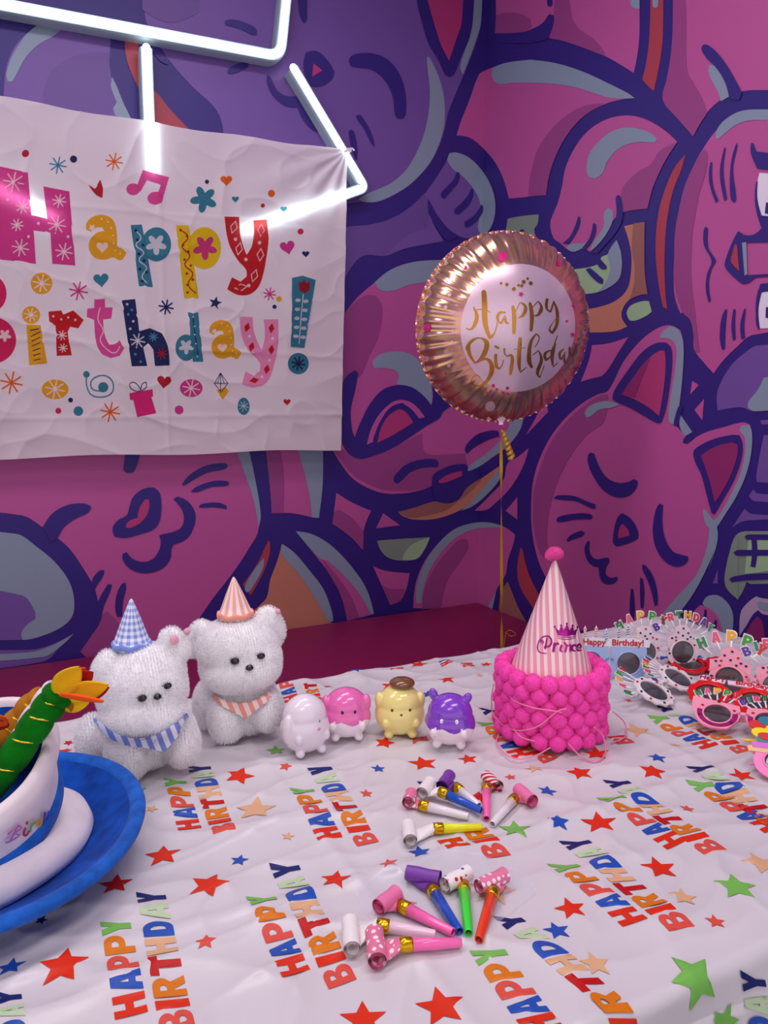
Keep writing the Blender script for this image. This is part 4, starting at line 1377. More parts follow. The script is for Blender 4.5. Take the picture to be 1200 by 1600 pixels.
for a in (('r', 748, 117, 45), ('t', 800, 222, 62), ('t', 900, 300, 20), ('r', 510, 362, 54), ('b', 748, 374, 28), ('r', 652, 460, 62), ('d', 362, 455, 50),
          ('s', 643, 642, 32), ('r', 198, 720, 72), ('b', 35, 718, 42), ('s', 892, 88, 20), ('s', 1145, 172, 20), ('r', 1048, 438, 48), ('r', 1135, 866, 72),
          ('n', 495, 73, 28), ('b', 1182, 88, 22), ('t', 475, 226, 20), ('g', 448, 157, 12), ('n', 130, 570, 20), ('d', 215, 12, 16)):
    cstar(*a)
for a in (('r', 122, 68, 45), ('r', 262, 62, 30), ('t', 468, 97, 28), ('s', 395, 118, 18), ('r', 612, 107, 40), ('b', 853, 67, 28), ('r', 838, 110, 40),
          ('b', 510, 160, 30), ('b', 545, 262, 34), ('r', 672, 265, 54), ('g', 410, 278, 50), ('d', 290, 190, 38), ('b', 112, 350, 34), ('s', 15, 395, 30),
          ('r', 583, 535, 48), ('b', 540, 603, 42), ('t', 660, 712, 48), ('g', 1100, 470, 62), ('r', 860, 403, 54), ('t', 935, 500, 42), ('s', 1035, 577, 30),
          ('t', 1180, 390, 58), ('r', 178, 830, 76), ('s', 947, 217, 22), ('r', 1118, 112, 38), ('t', 340, 475, 70), ('r', 50, 512, 52), ('t', 910, 22, 16)):
    cstar(*a, ox=600)
cstar('g', 988, 752, 54, ox=600, rot=-0.1)
cstar('g', 1048, 862, 34, ox=600, rot=0.5)
cstar('r', 1210, 812, 30, ox=600, rot=0.2)
for a in (('r', 505, 180, 36), ('r', 610, 97, 34), ('b', 372, 126, 34), ('s', 270, 183, 17), ('r', 715, 167, 32), ('b', 650, 213, 36), ('r', 482, 393, 38),
          ('g', 75, 420, 36), ('r', 863, 100, 22), ('t', 838, 150, 14)):
    cstar(*a, ox=400, oy=1000, s=2.4)
for a in (('t', 385, 862, 92), ('r', 125, 1010, 78), ('r', 770, 340, 42), ('b', 755, 398, 42), ('b', 545, 415, 45), ('s', 325, 690, 24)):
    cstar(*a, ox=900, oy=930, s=4)
for p in ((76, 1110), (100, 1180)):
    cstar('r', p[0], p[1], 12, s=1, ox=0, oy=0)
CO = CL.build('tablecloth', loc=Vector((0.4, 0.9, HT)))
tag(CO, 'white plastic tablecloth printed with stars and birthday words, spread over the table', 'tablecloth')


def top(px, py, extra=0.0):
    """point on the cloth seen at a pixel"""
    p = on_z(px, py, HT)
    for _ in range(4):
        p = on_z(px, py, HT + 0.001 + cloth_h(p.x, p.y) + extra)
    return p


def cz(x, y):
    return HT + 0.001 + cloth_h(x, y)

# =====================================================================  FOIL BALLOON
BAL_Y = 1.86
bc = on_y(788, 514, BAL_Y)
depth = (bc - EYE).dot(FW)
BR = 143 * depth / FPX
BT = BR * 0.50
# front of the balloon looks to the right of the viewer and slightly down
view = (EYE - bc)
view.z = 0
view.normalize()
nrm = Matrix.Rotation(math.radians(24), 3, 'Z') @ view
nrm = (nrm + Vector((0, 0, -0.10))).normalized()
bx = Vector((0, 0, 1)).cross(nrm).normalized()      # towards image right
bz = nrm.cross(bx).normalized()                     # up
ROLL = math.radians(6)
bx, bz = bx * math.cos(ROLL) - bz * math.sin(ROLL), bz * math.cos(ROLL) + bx * math.sin(ROLL)
BM = Matrix(((bx.x, bz.x, nrm.x), (bx.y, bz.y, nrm.y), (bx.z, bz.z, nrm.z)))

bal = thing('foil_balloon', on_y(783, 667, BAL_Y), 'round rose gold foil birthday balloon floating on a yellow ribbon above the bench', 'balloon')
BALLOC = Vector(bal.location)


def foil_fn(x, y, z, tc):
    r = (x * x + y * y).sqrt() / BR
    inner = r.lt(0.65) * z.gt(0.0)
    Nd.nt = MATS_CUR.node_tree
    n = Nd.nt.nodes.new('ShaderNodeTexNoise')
    n.inputs['Scale'].default_value = 9
    Nd.nt.links.new(tc.outputs['Object'], n.inputs['Vector'])
    nz = Nd(n.outputs['Fac'])
    a = Nd.op('ARCTAN2', y, x)
    rays = (a * 75.0).sin().gt(0.55) * r.gt(0.66) * (nz.gt(0.42)) * z.gt(0.0)
    return [rays, inner]


class _C:
    pass


MATS_CUR = mat('balloon_foil', '#DDA29C', 0.16, metal=0.9)
del MATS['balloon_foil']
foil = MATS_CUR
Nd.nt = foil.node_tree
_tc = foil.node_tree.nodes.new('ShaderNodeTexCoord')
_sp = foil.node_tree.nodes.new('ShaderNodeSeparateXYZ')
foil.node_tree.links.new(_tc.outputs['Object'], _sp.inputs[0])
_fs = foil_fn(Nd(_sp.outputs[0]), Nd(_sp.outputs[1]), Nd(_sp.outputs[2]), _tc)
_prev = None
for _f, _c in zip(_fs, ('#E2B674', '#EBCBDA')):
    _m = foil.node_tree.nodes.new('ShaderNodeMix')
    _m.data_type = 'RGBA'
    if _prev is None:
        _m.inputs['A'].default_value = (*rgb('#DDA29C'), 1)
    else:
        foil.node_tree.links.new(_prev, _m.inputs['A'])
    _m.inputs['B'].default_value = (*rgb(_c), 1)
    foil.node_tree.links.new(_f.o, _m.inputs['Factor'])
    _prev = _m.outputs['Result']
foil.node_tree.links.new(_prev, foil.node_tree.nodes['Principled BSDF'].inputs['Base Color'])
_mm = Nd.op('SUBTRACT', 0.82, _fs[1] * 0.35)
foil.node_tree.links.new(_mm.o, foil.node_tree.nodes['Principled BSDF'].inputs['Metallic'])
_rr = _fs[1] * 0.10 + 0.17
foil.node_tree.links.new(_rr.o, foil.node_tree.nodes['Principled BSDF'].inputs['Roughness'])

PLE = [random.uniform(0.5, 1.0) for _ in range(200)]


def bal_z(rho, a, front=True):
    k = max(0.0, 1 - rho ** 2.15)
    z = BT * k ** 0.56
    w = max(0.0, (rho - 0.66) / 0.34)
    ple = (math.sin(a * 46 + 2.5 * math.sin(a * 5)) * 0.6 + math.sin(a * 83 + 1.3) * 0.4)
    amp = 0.0050 * w ** 1.2 * (1 - rho ** 14) * (0.55 + 0.45 * math.sin(a * 3 + 1) ** 2)
    return z + ple * amp


mb = MB()
NA, NR = 460, 44
vs, fs = [], []
for side in (1, -1):
    o = len(vs)
    for j in range(NR + 1):
        rho = math.sin(j / NR * math.pi / 2) ** 0.9 if j else 0.0
        for i in range(NA):
            a = 2 * math.pi * i / NA
            rr = rho * BR * (1 + (0.010 * math.sin(a * 46 + 2.5 * math.sin(a * 5)) + 0.006 * math.sin(a * 17)) * rho ** 8)
            z = max(0.0, bal_z(rho, a)) * side if rho < 1 else 0
            vs.append((rr * math.cos(a), rr * math.sin(a), z))
    for j in range(NR):
        for i in range(NA):
            k = (i + 1) % NA
            q = (o + j * NA + i, o + j * NA + k, o + (j + 1) * NA + k, o + (j + 1) * NA + i)
            fs.append(q if side == -1 else q[::-1])
# flange
o = len(vs)
for j in range(3):
    for i in range(NA):
        a = 2 * math.pi * i / NA
        ph = a * 71 + 4.0 * math.sin(a * 7) + 2.5 * math.sin(a * 3)
        rr = BR * (0.992 + 0.013 * j) * (1 + 0.004 * math.sin(ph))
        vs.append((rr * math.cos(a), rr * math.sin(a), 0.0022 * j * math.sin(ph)))
for j in range(2):
    for i in range(NA):
        k = (i + 1) % NA
        fs.append((o + j * NA + i, o + j * NA + k, o + (j + 1) * NA + k, o + (j + 1) * NA + i))
mb.add(vs, fs, foil, True)
body = mb.build('balloon_body', bal)
body.location = bc - BALLOC
body.rotation_euler = BM.to_euler()

# lettering and dots printed on the front
def bal_hit(px, py, off=0.0012):
    d = ray(px, py).normalized()
    o_ = BM.transposed() @ (EYE - bc)
    dd = BM.transposed() @ d
    lo, hi = None, None
    t0 = (view.dot(-(EYE - bc)) * -1) - BR * 1.3
    t_ = max(0.1, (bc - EYE).length - BR * 1.2)
    step = 0.004
    prev = None
    while t_ < (bc - EYE).length + BR * 1.2:
        p = o_ + dd * t_
        rho = math.hypot(p.x, p.y) / BR
        if rho < 1:
            f = p.z - bal_z(rho, math.atan2(p.y, p.x))
            if prev is not None and prev > 0 >= f:
                for _ in range(8):
                    t_ -= step / 2
                    step /= 2
                    p = o_ + dd * t_
                    rho = math.hypot(p.x, p.y) / BR
                    f = p.z - bal_z(rho, math.atan2(p.y, p.x))
                    if f < 0:
                        pass
                    else:
                        t_ += step
                return (p.x, p.y)
            prev = f
        t_ += step
    return None


def bal_surf(x, y, off):
    rho = math.hypot(x, y) / BR
    a = math.atan2(y, x)
    z = bal_z(min(rho, 0.999), a)
    n = Vector((x, y, 0)) * 0.9 + Vector((0, 0, max(z, 0.01)))
    n.normalize()
    return Vector((x, y, z)) + n * off


PR = MB()
gold = mat('balloon_gold_print', '#C98A3C', 0.2, metal=0.85)
mgt = mat('balloon_magenta_print', '#D4147C', 0.35)
lgt = mat('balloon_pale_dot', '#E8B8C8', 0.3, metal=0.4)


def bal_print(m, ring, off=0.0009):
    r2 = []
    for p in ring:
        h = bal_hit(*p)
        if h is None:
            return
        r2.append(h)
    try:
        P, T = fill2([r2], 0.006)
    except Exception:
        return
    PR.add([bal_surf(p.x, p.y, off) for p in P], T, m, True)


def script(pts, w):
    c = [(690 + x / 5.217, 430 + y / 5.217) for x, y in pts]
    ring = stroke_ring(c, [v / 5.217 for v in w] if hasattr(w, '__len__') else w / 5.217, 5)
    bal_print(gold, ring)


for pts, w in (
        ([(262, 262), (288, 330), (275, 395), (240, 440), (200, 430)], [5, 16, 16, 8, 3]),
        ([(345, 140), (352, 250), (352, 350), (365, 430), (395, 510), (432, 470), (455, 385)], [20, 22, 22, 18, 12, 5, 4]),
        ([(285, 282), (340, 280), (400, 302)], [3, 5, 2]),
        ([(520, 305), (470, 310), (458, 360), (485, 395), (520, 330), (528, 385), (552, 392)], [5, 10, 12, 6, 8, 10, 3]),
        ([(582, 258), (592, 340), (590, 470)], [12, 17, 13]),
        ([(602, 300), (640, 222), (682, 255), (668, 320), (622, 350)], [3, 8, 15, 11, 3]),
        ([(720, 232), (735, 330), (728, 445)], [12, 17, 13]),
        ([(738, 265), (785, 212), (812, 262), (790, 318), (752, 332)], [3, 8, 15, 11, 3]),
        ([(858, 200), (855, 270), (885, 300), (912, 222)], [12, 12, 6, 8]),
        ([(912, 212), (940, 300), (938, 400), (900, 470), (878, 440), (900, 395), (932, 355)], [4, 13, 13, 10, 6, 3, 2]),
        ([(222, 630), (208, 590), (255, 530), (315, 512), (368, 550), (348, 640), (298, 702), (275, 712)], [4, 12, 12, 5, 20, 20, 10, 4]),
        ([(230, 560), (225, 630), (272, 712)], [8, 16, 6]),
        ([(310, 700), (375, 685), (412, 755), (378, 850), (305, 905), (245, 865), (285, 812), (325, 850)], [4, 12, 20, 14, 6, 5, 3, 2]),
        ([(442, 650), (448, 740), (475, 758), (505, 690)], [12, 13, 6, 3]),
        ([(440, 580), (462, 592)], [10, 10]),
        ([(512, 600), (525, 655), (572, 655), (568, 760), (560, 805)], [8, 4, 12, 15, 10]),
        ([(640, 518), (630, 700), (640, 790), (690, 750)], [14, 17, 12, 3]),
        ([(588, 604), (682, 590)], [2.5, 2.5]),
        ([(760, 585), (795, 510), (770, 478), (725, 550), (712, 690), (732, 745)], [3, 4, 6, 13, 18, 12]),
        ([(742, 650), (790, 612), (812, 690), (780, 790), (798, 835), (835, 735)], [3, 8, 14, 14, 8, 3]),
        ([(888, 612), (842, 640), (848, 690), (885, 660), (905, 600), (942, 495)], [4, 12, 10, 4, 5, 4]),
        ([(925, 560), (900, 650), (908, 745), (945, 715)], [8, 17, 12, 3]),
        ([(995, 600), (960, 640), (972, 690), (1008, 620), (1000, 700), (1022, 712)], [4, 11, 8, 4, 10, 3]),
        ([(1042, 590), (1040, 650), (1072, 645), (1092, 580)], [9, 10, 5, 7])):
    script(pts, w)
for (x, y, r, m) in ((785, 402, 8, mgt), (668, 512, 6, mgt), (873, 412, 4, mgt), (766, 634, 8, lgt), (895, 478, 2.5, mgt),
                     (803, 452, 3, gold), (815, 447, 2.5, gold), (818, 441, 3, gold), (792, 445, 2.5, gold), (829, 443, 3, gold), (783, 443, 2, gold), (810, 446, 2, gold), (824, 436, 2, gold),
                     (771, 602, 2.6, mgt), (793, 606, 2.6, mgt), (777, 608, 1.8, mgt), (786, 613, 1.8, mgt), (794, 615, 1.8, mgt), (767, 611, 1.5, mgt), (761, 613, 1.3, mgt),
                     (703, 461, 3, lgt), (697, 480, 3, lgt), (710, 488, 2.5, lgt), (708, 517, 2.5, lgt), (707, 534, 2.5, lgt), (702, 571, 3, lgt), (728, 418, 2.5, mgt), (697, 583, 2, mgt)):
    bal_print(m, circle(x, y, r, 12), 0.0016)
for (x, y, r) in ((814, 460, 5), (894, 523, 4.5), (885, 502, 3), (873, 582, 3), (810, 618, 3)):
    bal_print(mgt, starpts(x, y, r, 0.2, 0.45), 0.0016)
pr = PR.build('balloon_print', body)
# neck, knot
nk = MB()
p0 = on_y(783, 648, BAL_Y)
p1 = on_y(783, 668, BAL_Y)
_pts = [(0.050, 0.030), (0.036, 0.012), (0.024, 0.0), (0.012, -0.014), (0.006, -0.022), (0.008, -0.027)]
_vs, _fs = [], []
for w_, dz in _pts:
    for k_ in range(16):
        a_ = 2 * math.pi * k_ / 16
        _vs.append(p0 + Vector((0, 0, dz - 0.002)) + ER * (w_ * math.cos(a_)) + EF * (w_ * 0.22 * math.sin(a_) + 0.004))
for j_ in range(len(_pts) - 1):
    for k_ in range(16):
        _fs.append((j_ * 16 + k_, j_ * 16 + (k_ + 1) % 16, (j_ + 1) * 16 + (k_ + 1) % 16, (j_ + 1) * 16 + k_))
nk.add(_vs, _fs, foil, True)
nk.build('balloon_neck', bal, loc=Vector(p1))
# ribbon down to the bench
rib_m = mat('ribbon_yellow', '#E0A81C', 0.35, metal=0.25, coat=0.3)
rb = MB()
end = on_z(784, 1012, 0.452)
end = Vector((1.50, 2.02, 0.453))
_e = on_y(785, 1004, 2.0)
end = Vector((_e.x, 2.0, 0.4525))
st = Vector(p1)
vs, fs = [], []
N = 160
for i in range(N + 1):
    u = i / N
    p = st.lerp(end, u)
    a = 0.6 + 9.5 * u + 0.8 * math.sin(u * 7)
    d = Vector((math.cos(a), math.sin(a), 0)) * 0.0046
    vs += [p + d, p - d, p - d + Vector((0, 0.0004, 0)), p + d + Vector((0, 0.0004, 0))]
for i in range(N):
    for k in range(4):
        l = (k + 1) % 4
        fs.append((4 * i + k, 4 * i + l, 4 * i + 4 + l, 4 * i + 4 + k))
rb.add(vs, fs, rib_m, False)
# loop lying on the bench
lp = spline3([end, on_z(790, 992, 0.4535), on_z(797, 985, 0.4535), on_z(806, 991, 0.4535), on_z(798, 994, 0.4535), on_z(790, 988, 0.4535)], 8)
rb.tube(lp, 0.0016, rib_m, 6)
rb.build('ribbon', bal, loc=Vector(p1))
cu = MB()
c0, c1 = on_y(785, 672, BAL_Y - 0.01), on_y(800, 717, BAL_Y - 0.02)
vs, fs = [], []
N = 170
ax = (c1 - c0).normalized()
s1 = ax.orthogonal().normalized()
s2 = ax.cross(s1)
for i in range(N + 1):
    u = i / N
    ang = u * 2 * math.pi * 6.5
    r = 0.006 + 0.006 * u
    c = c0.lerp(c1, u) + (s1 * math.cos(ang) + s2 * math.sin(ang)) * r
    w = ax * 0.0042
    vs += [c - w, c + w]
for i in range(N):
    fs.append((2 * i, 2 * i + 1, 2 * i + 3, 2 * i + 2))
cu.add(vs, fs, rib_m, True)
cu.build('curled_ribbon', bal, loc=Vector(p1))

# =====================================================================  FUSED SOFT SHAPES, FUR
def fuse(blobs, voxel=0.004, smooth=4):
    """one continuous surface round a list of ellipsoids (centre, radii, rotation or None)"""
    tmp = MB()
    for bl in blobs:
        tmp.sphere(bl[0], bl[1], mat('tmp', '#fff'[:1] + 'ffffff'), R=bl[2] if len(bl) > 2 else None, sub=4)
    o_ = tmp.build('tmp')
    m = o_.modifiers.new('r', 'REMESH')
    m.mode = 'VOXEL'
    m.voxel_size = voxel
    s_ = o_.modifiers.new('s', 'SMOOTH')
    s_.factor = 0.6
    s_.iterations = smooth
    bpy.context.view_layer.update()
    dg = bpy.context.evaluated_depsgraph_get()
    ev = o_.evaluated_get(dg)
    me = ev.to_mesh()
    vs = [v.co.copy() for v in me.vertices]
    fs = [tuple(p.vertices) for p in me.polygons]
    ns = [v.normal.copy() for v in me.vertices]
    ev.to_mesh_clear()
    me0 = o_.data
    bpy.data.objects.remove(o_)
    bpy.data.meshes.remove(me0)
    return vs, fs, ns


def fur(mb, vs, fs, ns, m, n, L, w, seed=1, droop=0.25, clump=0.5, skip=None):
    """short pile: n bent tapering blades rooted on the surface"""
    rnd = random.Random(seed)
    areas = []
    tot = 0
    for f in fs:
        a, b_, c = vs[f[0]], vs[f[1]], vs[f[2]]
        ar = (b_ - a).cross(c - a).length * (1 if len(f) == 4 else 0.5)
        tot += ar
        areas.append(tot)
    import bisect
    V, F = [], []
    for _ in range(n):
        f = fs[bisect.bisect_left(areas, rnd.random() * tot)]
        k = [rnd.random() for _ in f]
        sk = sum(k)
        p = sum((vs[i] * (q / sk) for i, q in zip(f, k)), Vector((0, 0, 0)))
        if skip and skip(p):
            continue
        nr = sum((ns[i] for i in f), Vector((0, 0, 0))).normalized()
        t_ = Vector((noise.noise(p * 60), noise.noise(p * 60 + Vector((9, 3, 1))), noise.noise(p * 60 + Vector((5, 7, 2)))))
        d = (nr + t_ * clump + Vector((rnd.uniform(-1, 1), rnd.uniform(-1, 1), rnd.uniform(-1, 1))) * 0.28 + Vector((0, 0, -droop))).normalized()
        l = L * rnd.uniform(0.6, 1.15)
        s_ = d.cross(Vector((rnd.uniform(-1, 1), rnd.uniform(-1, 1), rnd.uniform(-1, 1)))).normalized() * w
        mid = p + d * l * 0.55
        tip = p + (d * 0.8 + Vector((0, 0, -droop)) * 0.7 + t_ * 0.4).normalized() * l
        o_ = len(V)
        V += [p - s_ - nr * 0.001, p + s_ - nr * 0.001, mid + s_ * 0.7, mid - s_ * 0.7, tip]
        F += [(o_, o_ + 1, o_ + 2, o_ + 3), (o_ + 3, o_ + 2, o_ + 4)]
    mb.add(V, F, m, True)


def rotv(a, b):
    """rotation matrix taking z to direction b-a"""
    return (Vector(b) - Vector(a)).to_track_quat('Z', 'Y').to_matrix()


# =====================================================================  PLUSH DOGS
plush_m = mat('plush_white', '#FFFFFF', 0.9, sheen=0.3)
_nt = plush_m.node_tree
_t = _nt.nodes.new('ShaderNodeBsdfTranslucent')
_t.inputs[0].default_value = (1, 0.97, 0.99, 1)
_x = _nt.nodes.new('ShaderNodeMixShader')
_x.inputs[0].default_value = 0.42
_nt.links.new(_nt.nodes['Principled BSDF'].outputs[0], _x.inputs[1])
_nt.links.new(_t.outputs[0], _x.inputs[2])
_nt.links.new(_x.outputs[0], _nt.nodes['Material Output'].inputs[0])
skin_m = mat('plush_backing', '#FFFFFF', 0.9, sheen=0.3)
black_gloss = mat('black_gloss', '#101012', 0.18, coat=0.5)
black_fuzz = mat('black_thread', '#0C0C10', 0.6)
ear_pink = mat('ear_pink', '#F0A8BE', 0.85, sheen=0.3)


def gingham(name, c1, c2, check=True, k1=26.0, k2=140.0):
    cc = [c2, c1]

    def fn(x, y, z, tc):
        a = Nd.op('ARCTAN2', y, x)
        s1 = (a * k1).sin().gt(0.0)
        if check:
            s2 = (z * k2 * 3.0).sin().gt(0.0)
            return [(s1 + s2) * 0.5]
        return [s1 * 0.85]
    return pattern(name, cc, fn, 0.8)


def stripes(name, c1, c2, k=420.0, ax=(1, 0.35)):
    def fn(x, y, z, tc):
        return [((x * ax[0] + z * ax[1]) * k).sin().gt(0.0)]
    return pattern(name, [c2, c1], fn, 0.85)


def plush(base_px, label, blobs, ears_in, eyes, nose, hat, scarf, seed, cols, check):
    base = top(*base_px)
    base.z = cz(base.x, base.y) + 0.002
    base = base - EF * 0.055
    root = thing('plush_dog', base, label, 'plush toy', None)

    def P(px, py, d):
        return on_v(px, py, base, d)
    mpp = (P(101, 0, 0) - P(100, 0, 0)).length

    def Rr(rot):
        # frame: x image right, y away from viewer, z up, rolled by rot (clockwise in the photo)
        X = ER.copy()
        Yv = -EF
        Z = Vector((0, 0, 1))
        M = Matrix((X, Yv, Z)).transposed()
        return M @ Matrix.Rotation(math.radians(rot), 3, 'Y')
    bl = []
    for (px, py, d, rx, ry, rz, rot) in blobs:
        bl.append((P(px, py - 0, d), (rx * mpp, rz * mpp, ry * mpp), Rr(rot)))
    vs, fs, ns = fuse(bl, 0.0045, 5)
    zmin = base.z + 0.001
    vs = [Vector((v.x, v.y, max(v.z, zmin + 0.002 * (v.z < zmin)))) for v in vs]
    mb = MB()
    mb.add(vs, fs, skin_m, True)
    fur(mb, vs, fs, ns, plush_m, 70000, 0.0052, 0.00045, seed, 0.15, 0.35, skip=lambda p: p.z < zmin + 0.004)
    mb.build('body', root, loc=base)
    from mathutils.bvhtree import BVHTree
    bvh = BVHTree.FromPolygons(vs, fs)

    def surf(px, py, lift=0.0):
        d = ray(px, py).normalized()
        h, n_, _, _ = bvh.ray_cast(EYE, d)
        if h is None:
            return P(px, py, 0.08), EF
        return h + n_ * lift, n_
    for (px, py, r) in ears_in:
        c, n_ = surf(px, py, 0.004)
        e = MB()
        e.sphere(c, (r * mpp, r * mpp * 1.2, 0.0045), ear_pink, R=n_.to_track_quat('Z', 'Y').to_matrix(), sub=3)
        o_ = e.build('inner_ear', root, loc=c)
        o_['label'] = 'pink inside of the ear'
    for (px, py, r, rot) in eyes:
        c, n_ = surf(px, py, 0.005)
        e = MB()
        e.sphere(c, (r * 1.25 * mpp, 0.005, r * 0.95 * mpp), black_gloss, R=Rr(rot), sub=3)
        for q in range(5):
            a = -0.8 + q * 0.4
            p_ = c + EF * 0.003 + (Rr(rot) @ Vector((math.sin(a) * r * 1.2, 0, math.cos(a) * r * 0.8))) * mpp
            e.tube([p_, p_ + (Rr(rot) @ Vector((math.sin(a), 0, math.cos(a)))) * 0.004], [0.0008, 0.0002], black_fuzz, 5)
        e.build('eye', root, loc=c)
    (px, py, r, rot) = nose
    c, n_ = surf(px, py, 0.006)
    e = MB()
    e.sphere(c, (r * 1.1 * mpp, 0.006, r * mpp), black_gloss, R=Rr(rot), sub=3, fn=lambda v: 1.0 - 0.18 * (v.z < -0.3))
    e.build('nose', root, loc=c)
    # hat
    (bx_, by_, ax_, ay_, wpx, d) = hat
    b0, a0 = P(bx_, by_, d), P(ax_, ay_, d)
    h_ = (a0 - b0).length
    R_h = rotv(b0, a0)
    r0 = wpx * mpp / 2
    hm = gingham('hat_fabric_' + str(seed), cols[0], cols[1], check, 14.0 if check else 11.0, 230.0)
    m_ = MB()
    m_.lathe([(r0 * 1.04, -0.001), (r0 * 1.06, 0.004), (r0 * 1.03, 0.0085), (r0 * 0.97, 0.009), (r0 * 0.80, h_ * 0.3), (r0 * 0.55, h_ * 0.55), (r0 * 0.28, h_ * 0.8), (r0 * 0.10, h_ * 0.96), (0.0003, h_)], hm, 40,
             fn=lambda v, a: Vector((v.x * (1 + 0.02 * math.sin(a * 5)), v.y * (1 + 0.02 * math.sin(a * 5)), v.z)))
    hat_o = m_.build('party_hat', root)
    hat_o.location = b0 - base
    hat_o.rotation_euler = R_h.to_euler()
    bd = MB()
    bd.lathe([(r0 * 1.05 + 0.0022 * math.cos(t_ * math.pi / 4), 0.004 + 0.0045 * math.sin(t_ * math.pi / 4)) for t_ in range(8)],
             mat('hat_band_' + str(seed), cols[0], 0.8), 40, closed_prof=True, fn=lambda v, a: Vector((v.x, v.y, v.z + 0.0016 * math.sin(a * 7))))
    bo_ = bd.build('hat_band')
    bo_.parent = hat_o
    # scarf: neck band hugging the body, and the triangle in front
    (band, tri) = scarf
    sm_ = stripes('scarf_fabric_' + str(seed), cols[0], cols[1], 480.0, (ER.x, 0.30))
    s_ = MB()

    def drape(P2, T, lift):
        pp = []
        for p in P2:
            c_, n2 = surf(p[0], p[1], 0.0)
            pp.append(c_ + EF * lift)
        return pp
    ring = stroke_ring([(a, b_) for a, b_ in band], [3, 6, 7, 6, 3], 6)
    P2, T = fill2([ring], 2.5)
    s_.add(drape(P2, T, 0.0095), T, sm_, True)
    P2, T = fill2([smooth_ring(tri, 5, 40)], 2.5)
    front = drape(P2, T, 0.010)
    # keep the cloth taut: no dipping into the gaps between the legs
    dref = sum((v - EYE).dot(-EF) for v in front) / len(front)
    front = [v + EF * max(0.0, (v - EYE).dot(-EF) - dref) * 0.8 for v in front]
    s_.add(front, T, sm_, True)
    s_.add([v - EF * 0.0012 for v in front], [t_[::-1] for t_ in T], sm_, True)
    s_.build('bandana', root, loc=base)
    return root


# blue one, left.  blobs: px, py, depth offset towards viewer, rx, ry, rz (px), roll
plush((225, 1222), 'white plush dog with blue gingham party hat and blue striped bandana', [
    (222, 1145, 0.005, 72, 62, 62, 0),      # torso
    (222, 1078, 0.030, 76, 66, 62, -8),     # head
    (218, 1116, 0.055, 68, 38, 46, -12),    # cheeks
    (250, 1118, 0.052, 44, 34, 46, 0),
    (228, 1050, 0.020, 66, 48, 54, 0),
    (163, 1052, 0.040, 20, 42, 24, 14),     # left ear, hanging
    (268, 1000, 0.010, 22, 24, 13, 0),      # right ear, up
    (280, 1016, 0.010, 19, 22, 13, 0),
    (148, 1160, 0.000, 30, 52, 40, -6),     # hind leg left
    (200, 1178, 0.050, 36, 46, 38, 0),      # front legs
    (285, 1162, 0.030, 29, 40, 34, 0),
    (265, 1140, 0.020, 44, 40, 40, 0),
], [(272, 999, 7)], [(223, 1090, 6.0, -22), (260, 1072, 5.5, -24)], (245, 1088, 6, 0),
    (206, 1010, 205, 935, 60, 0.015), ([(152, 1120), (185, 1148), (225, 1156), (270, 1140), (296, 1112)], [(196, 1151), (240, 1148), (296, 1110), (292, 1128), (264, 1163), (240, 1157)]), 3,
    ('#7C94DC', '#EEF2FF'), True)
plush((385, 1166), 'white plush dog with pink striped party hat and pink striped bandana', [
    (378, 1095, 0.000, 62, 60, 52, 0),
    (372, 1012, 0.020, 70, 52, 54, 0),
    (378, 1048, 0.040, 66, 36, 44, -8),
    (346, 1040, 0.020, 36, 40, 40, 0),
    (404, 1030, 0.030, 38, 40, 42, 0),
    (315, 986, 0.005, 19, 20, 14, 0),
    (300, 1006, 0.005, 16, 26, 14, -15),
    (418, 968, 0.005, 22, 24, 14, 20),
    (433, 985, 0.000, 14, 24, 13, 0),
    (326, 1100, -0.020, 26, 46, 36, 0),
    (354, 1122, 0.040, 30, 44, 34, 0),
    (418, 1108, 0.030, 26, 38, 32, 0),
    (390, 1092, 0.020, 44, 40, 36, 0),
], [(294, 988, 5), (432, 957, 4)], [(368, 1033, 6.0, -10), (407, 1026, 5.5, -14)], (390, 1045, 6, 0),
    (368, 963, 365, 901, 56, 0.012), ([(335, 1084), (358, 1098), (388, 1100), (412, 1090), (424, 1076)], [(340, 1088), (386, 1094), (426, 1074), (424, 1086), (386, 1118), (362, 1106)]), 4,
    ('#F5A08E', '#FDE6E0'), False)

# =====================================================================  POM-POM PARTY HATS
hot = mat('pompom_pink', '#FF4EBE', 0.95, sheen=0.15)
hot2 = mat('pompom_top_pink', '#F25CB4', 0.95, sheen=0.15)
cord_m = mat('cord_pink', '#F58CB4', 0.45)


def cone_stripes(name, c1, c2, k=2 * math.pi / 0.0125):
    def fn(x, y, z, tc):
        # parallel stripes of the flat sheet rolled into the cone (apex at local origin, axis -z, seam at the back)
        sl = (x * x + y * y + z * z).sqrt()
        a = Nd.op('ARCTAN2', x, Nd.op('MULTIPLY', y, -1.0)) * 0.345
        fx = sl * a.sin()
        return [(fx * k + 0.7).sin().gt(0.12)]
    return pattern(name, [c1, c2], fn, 0.35, coat=0.3)


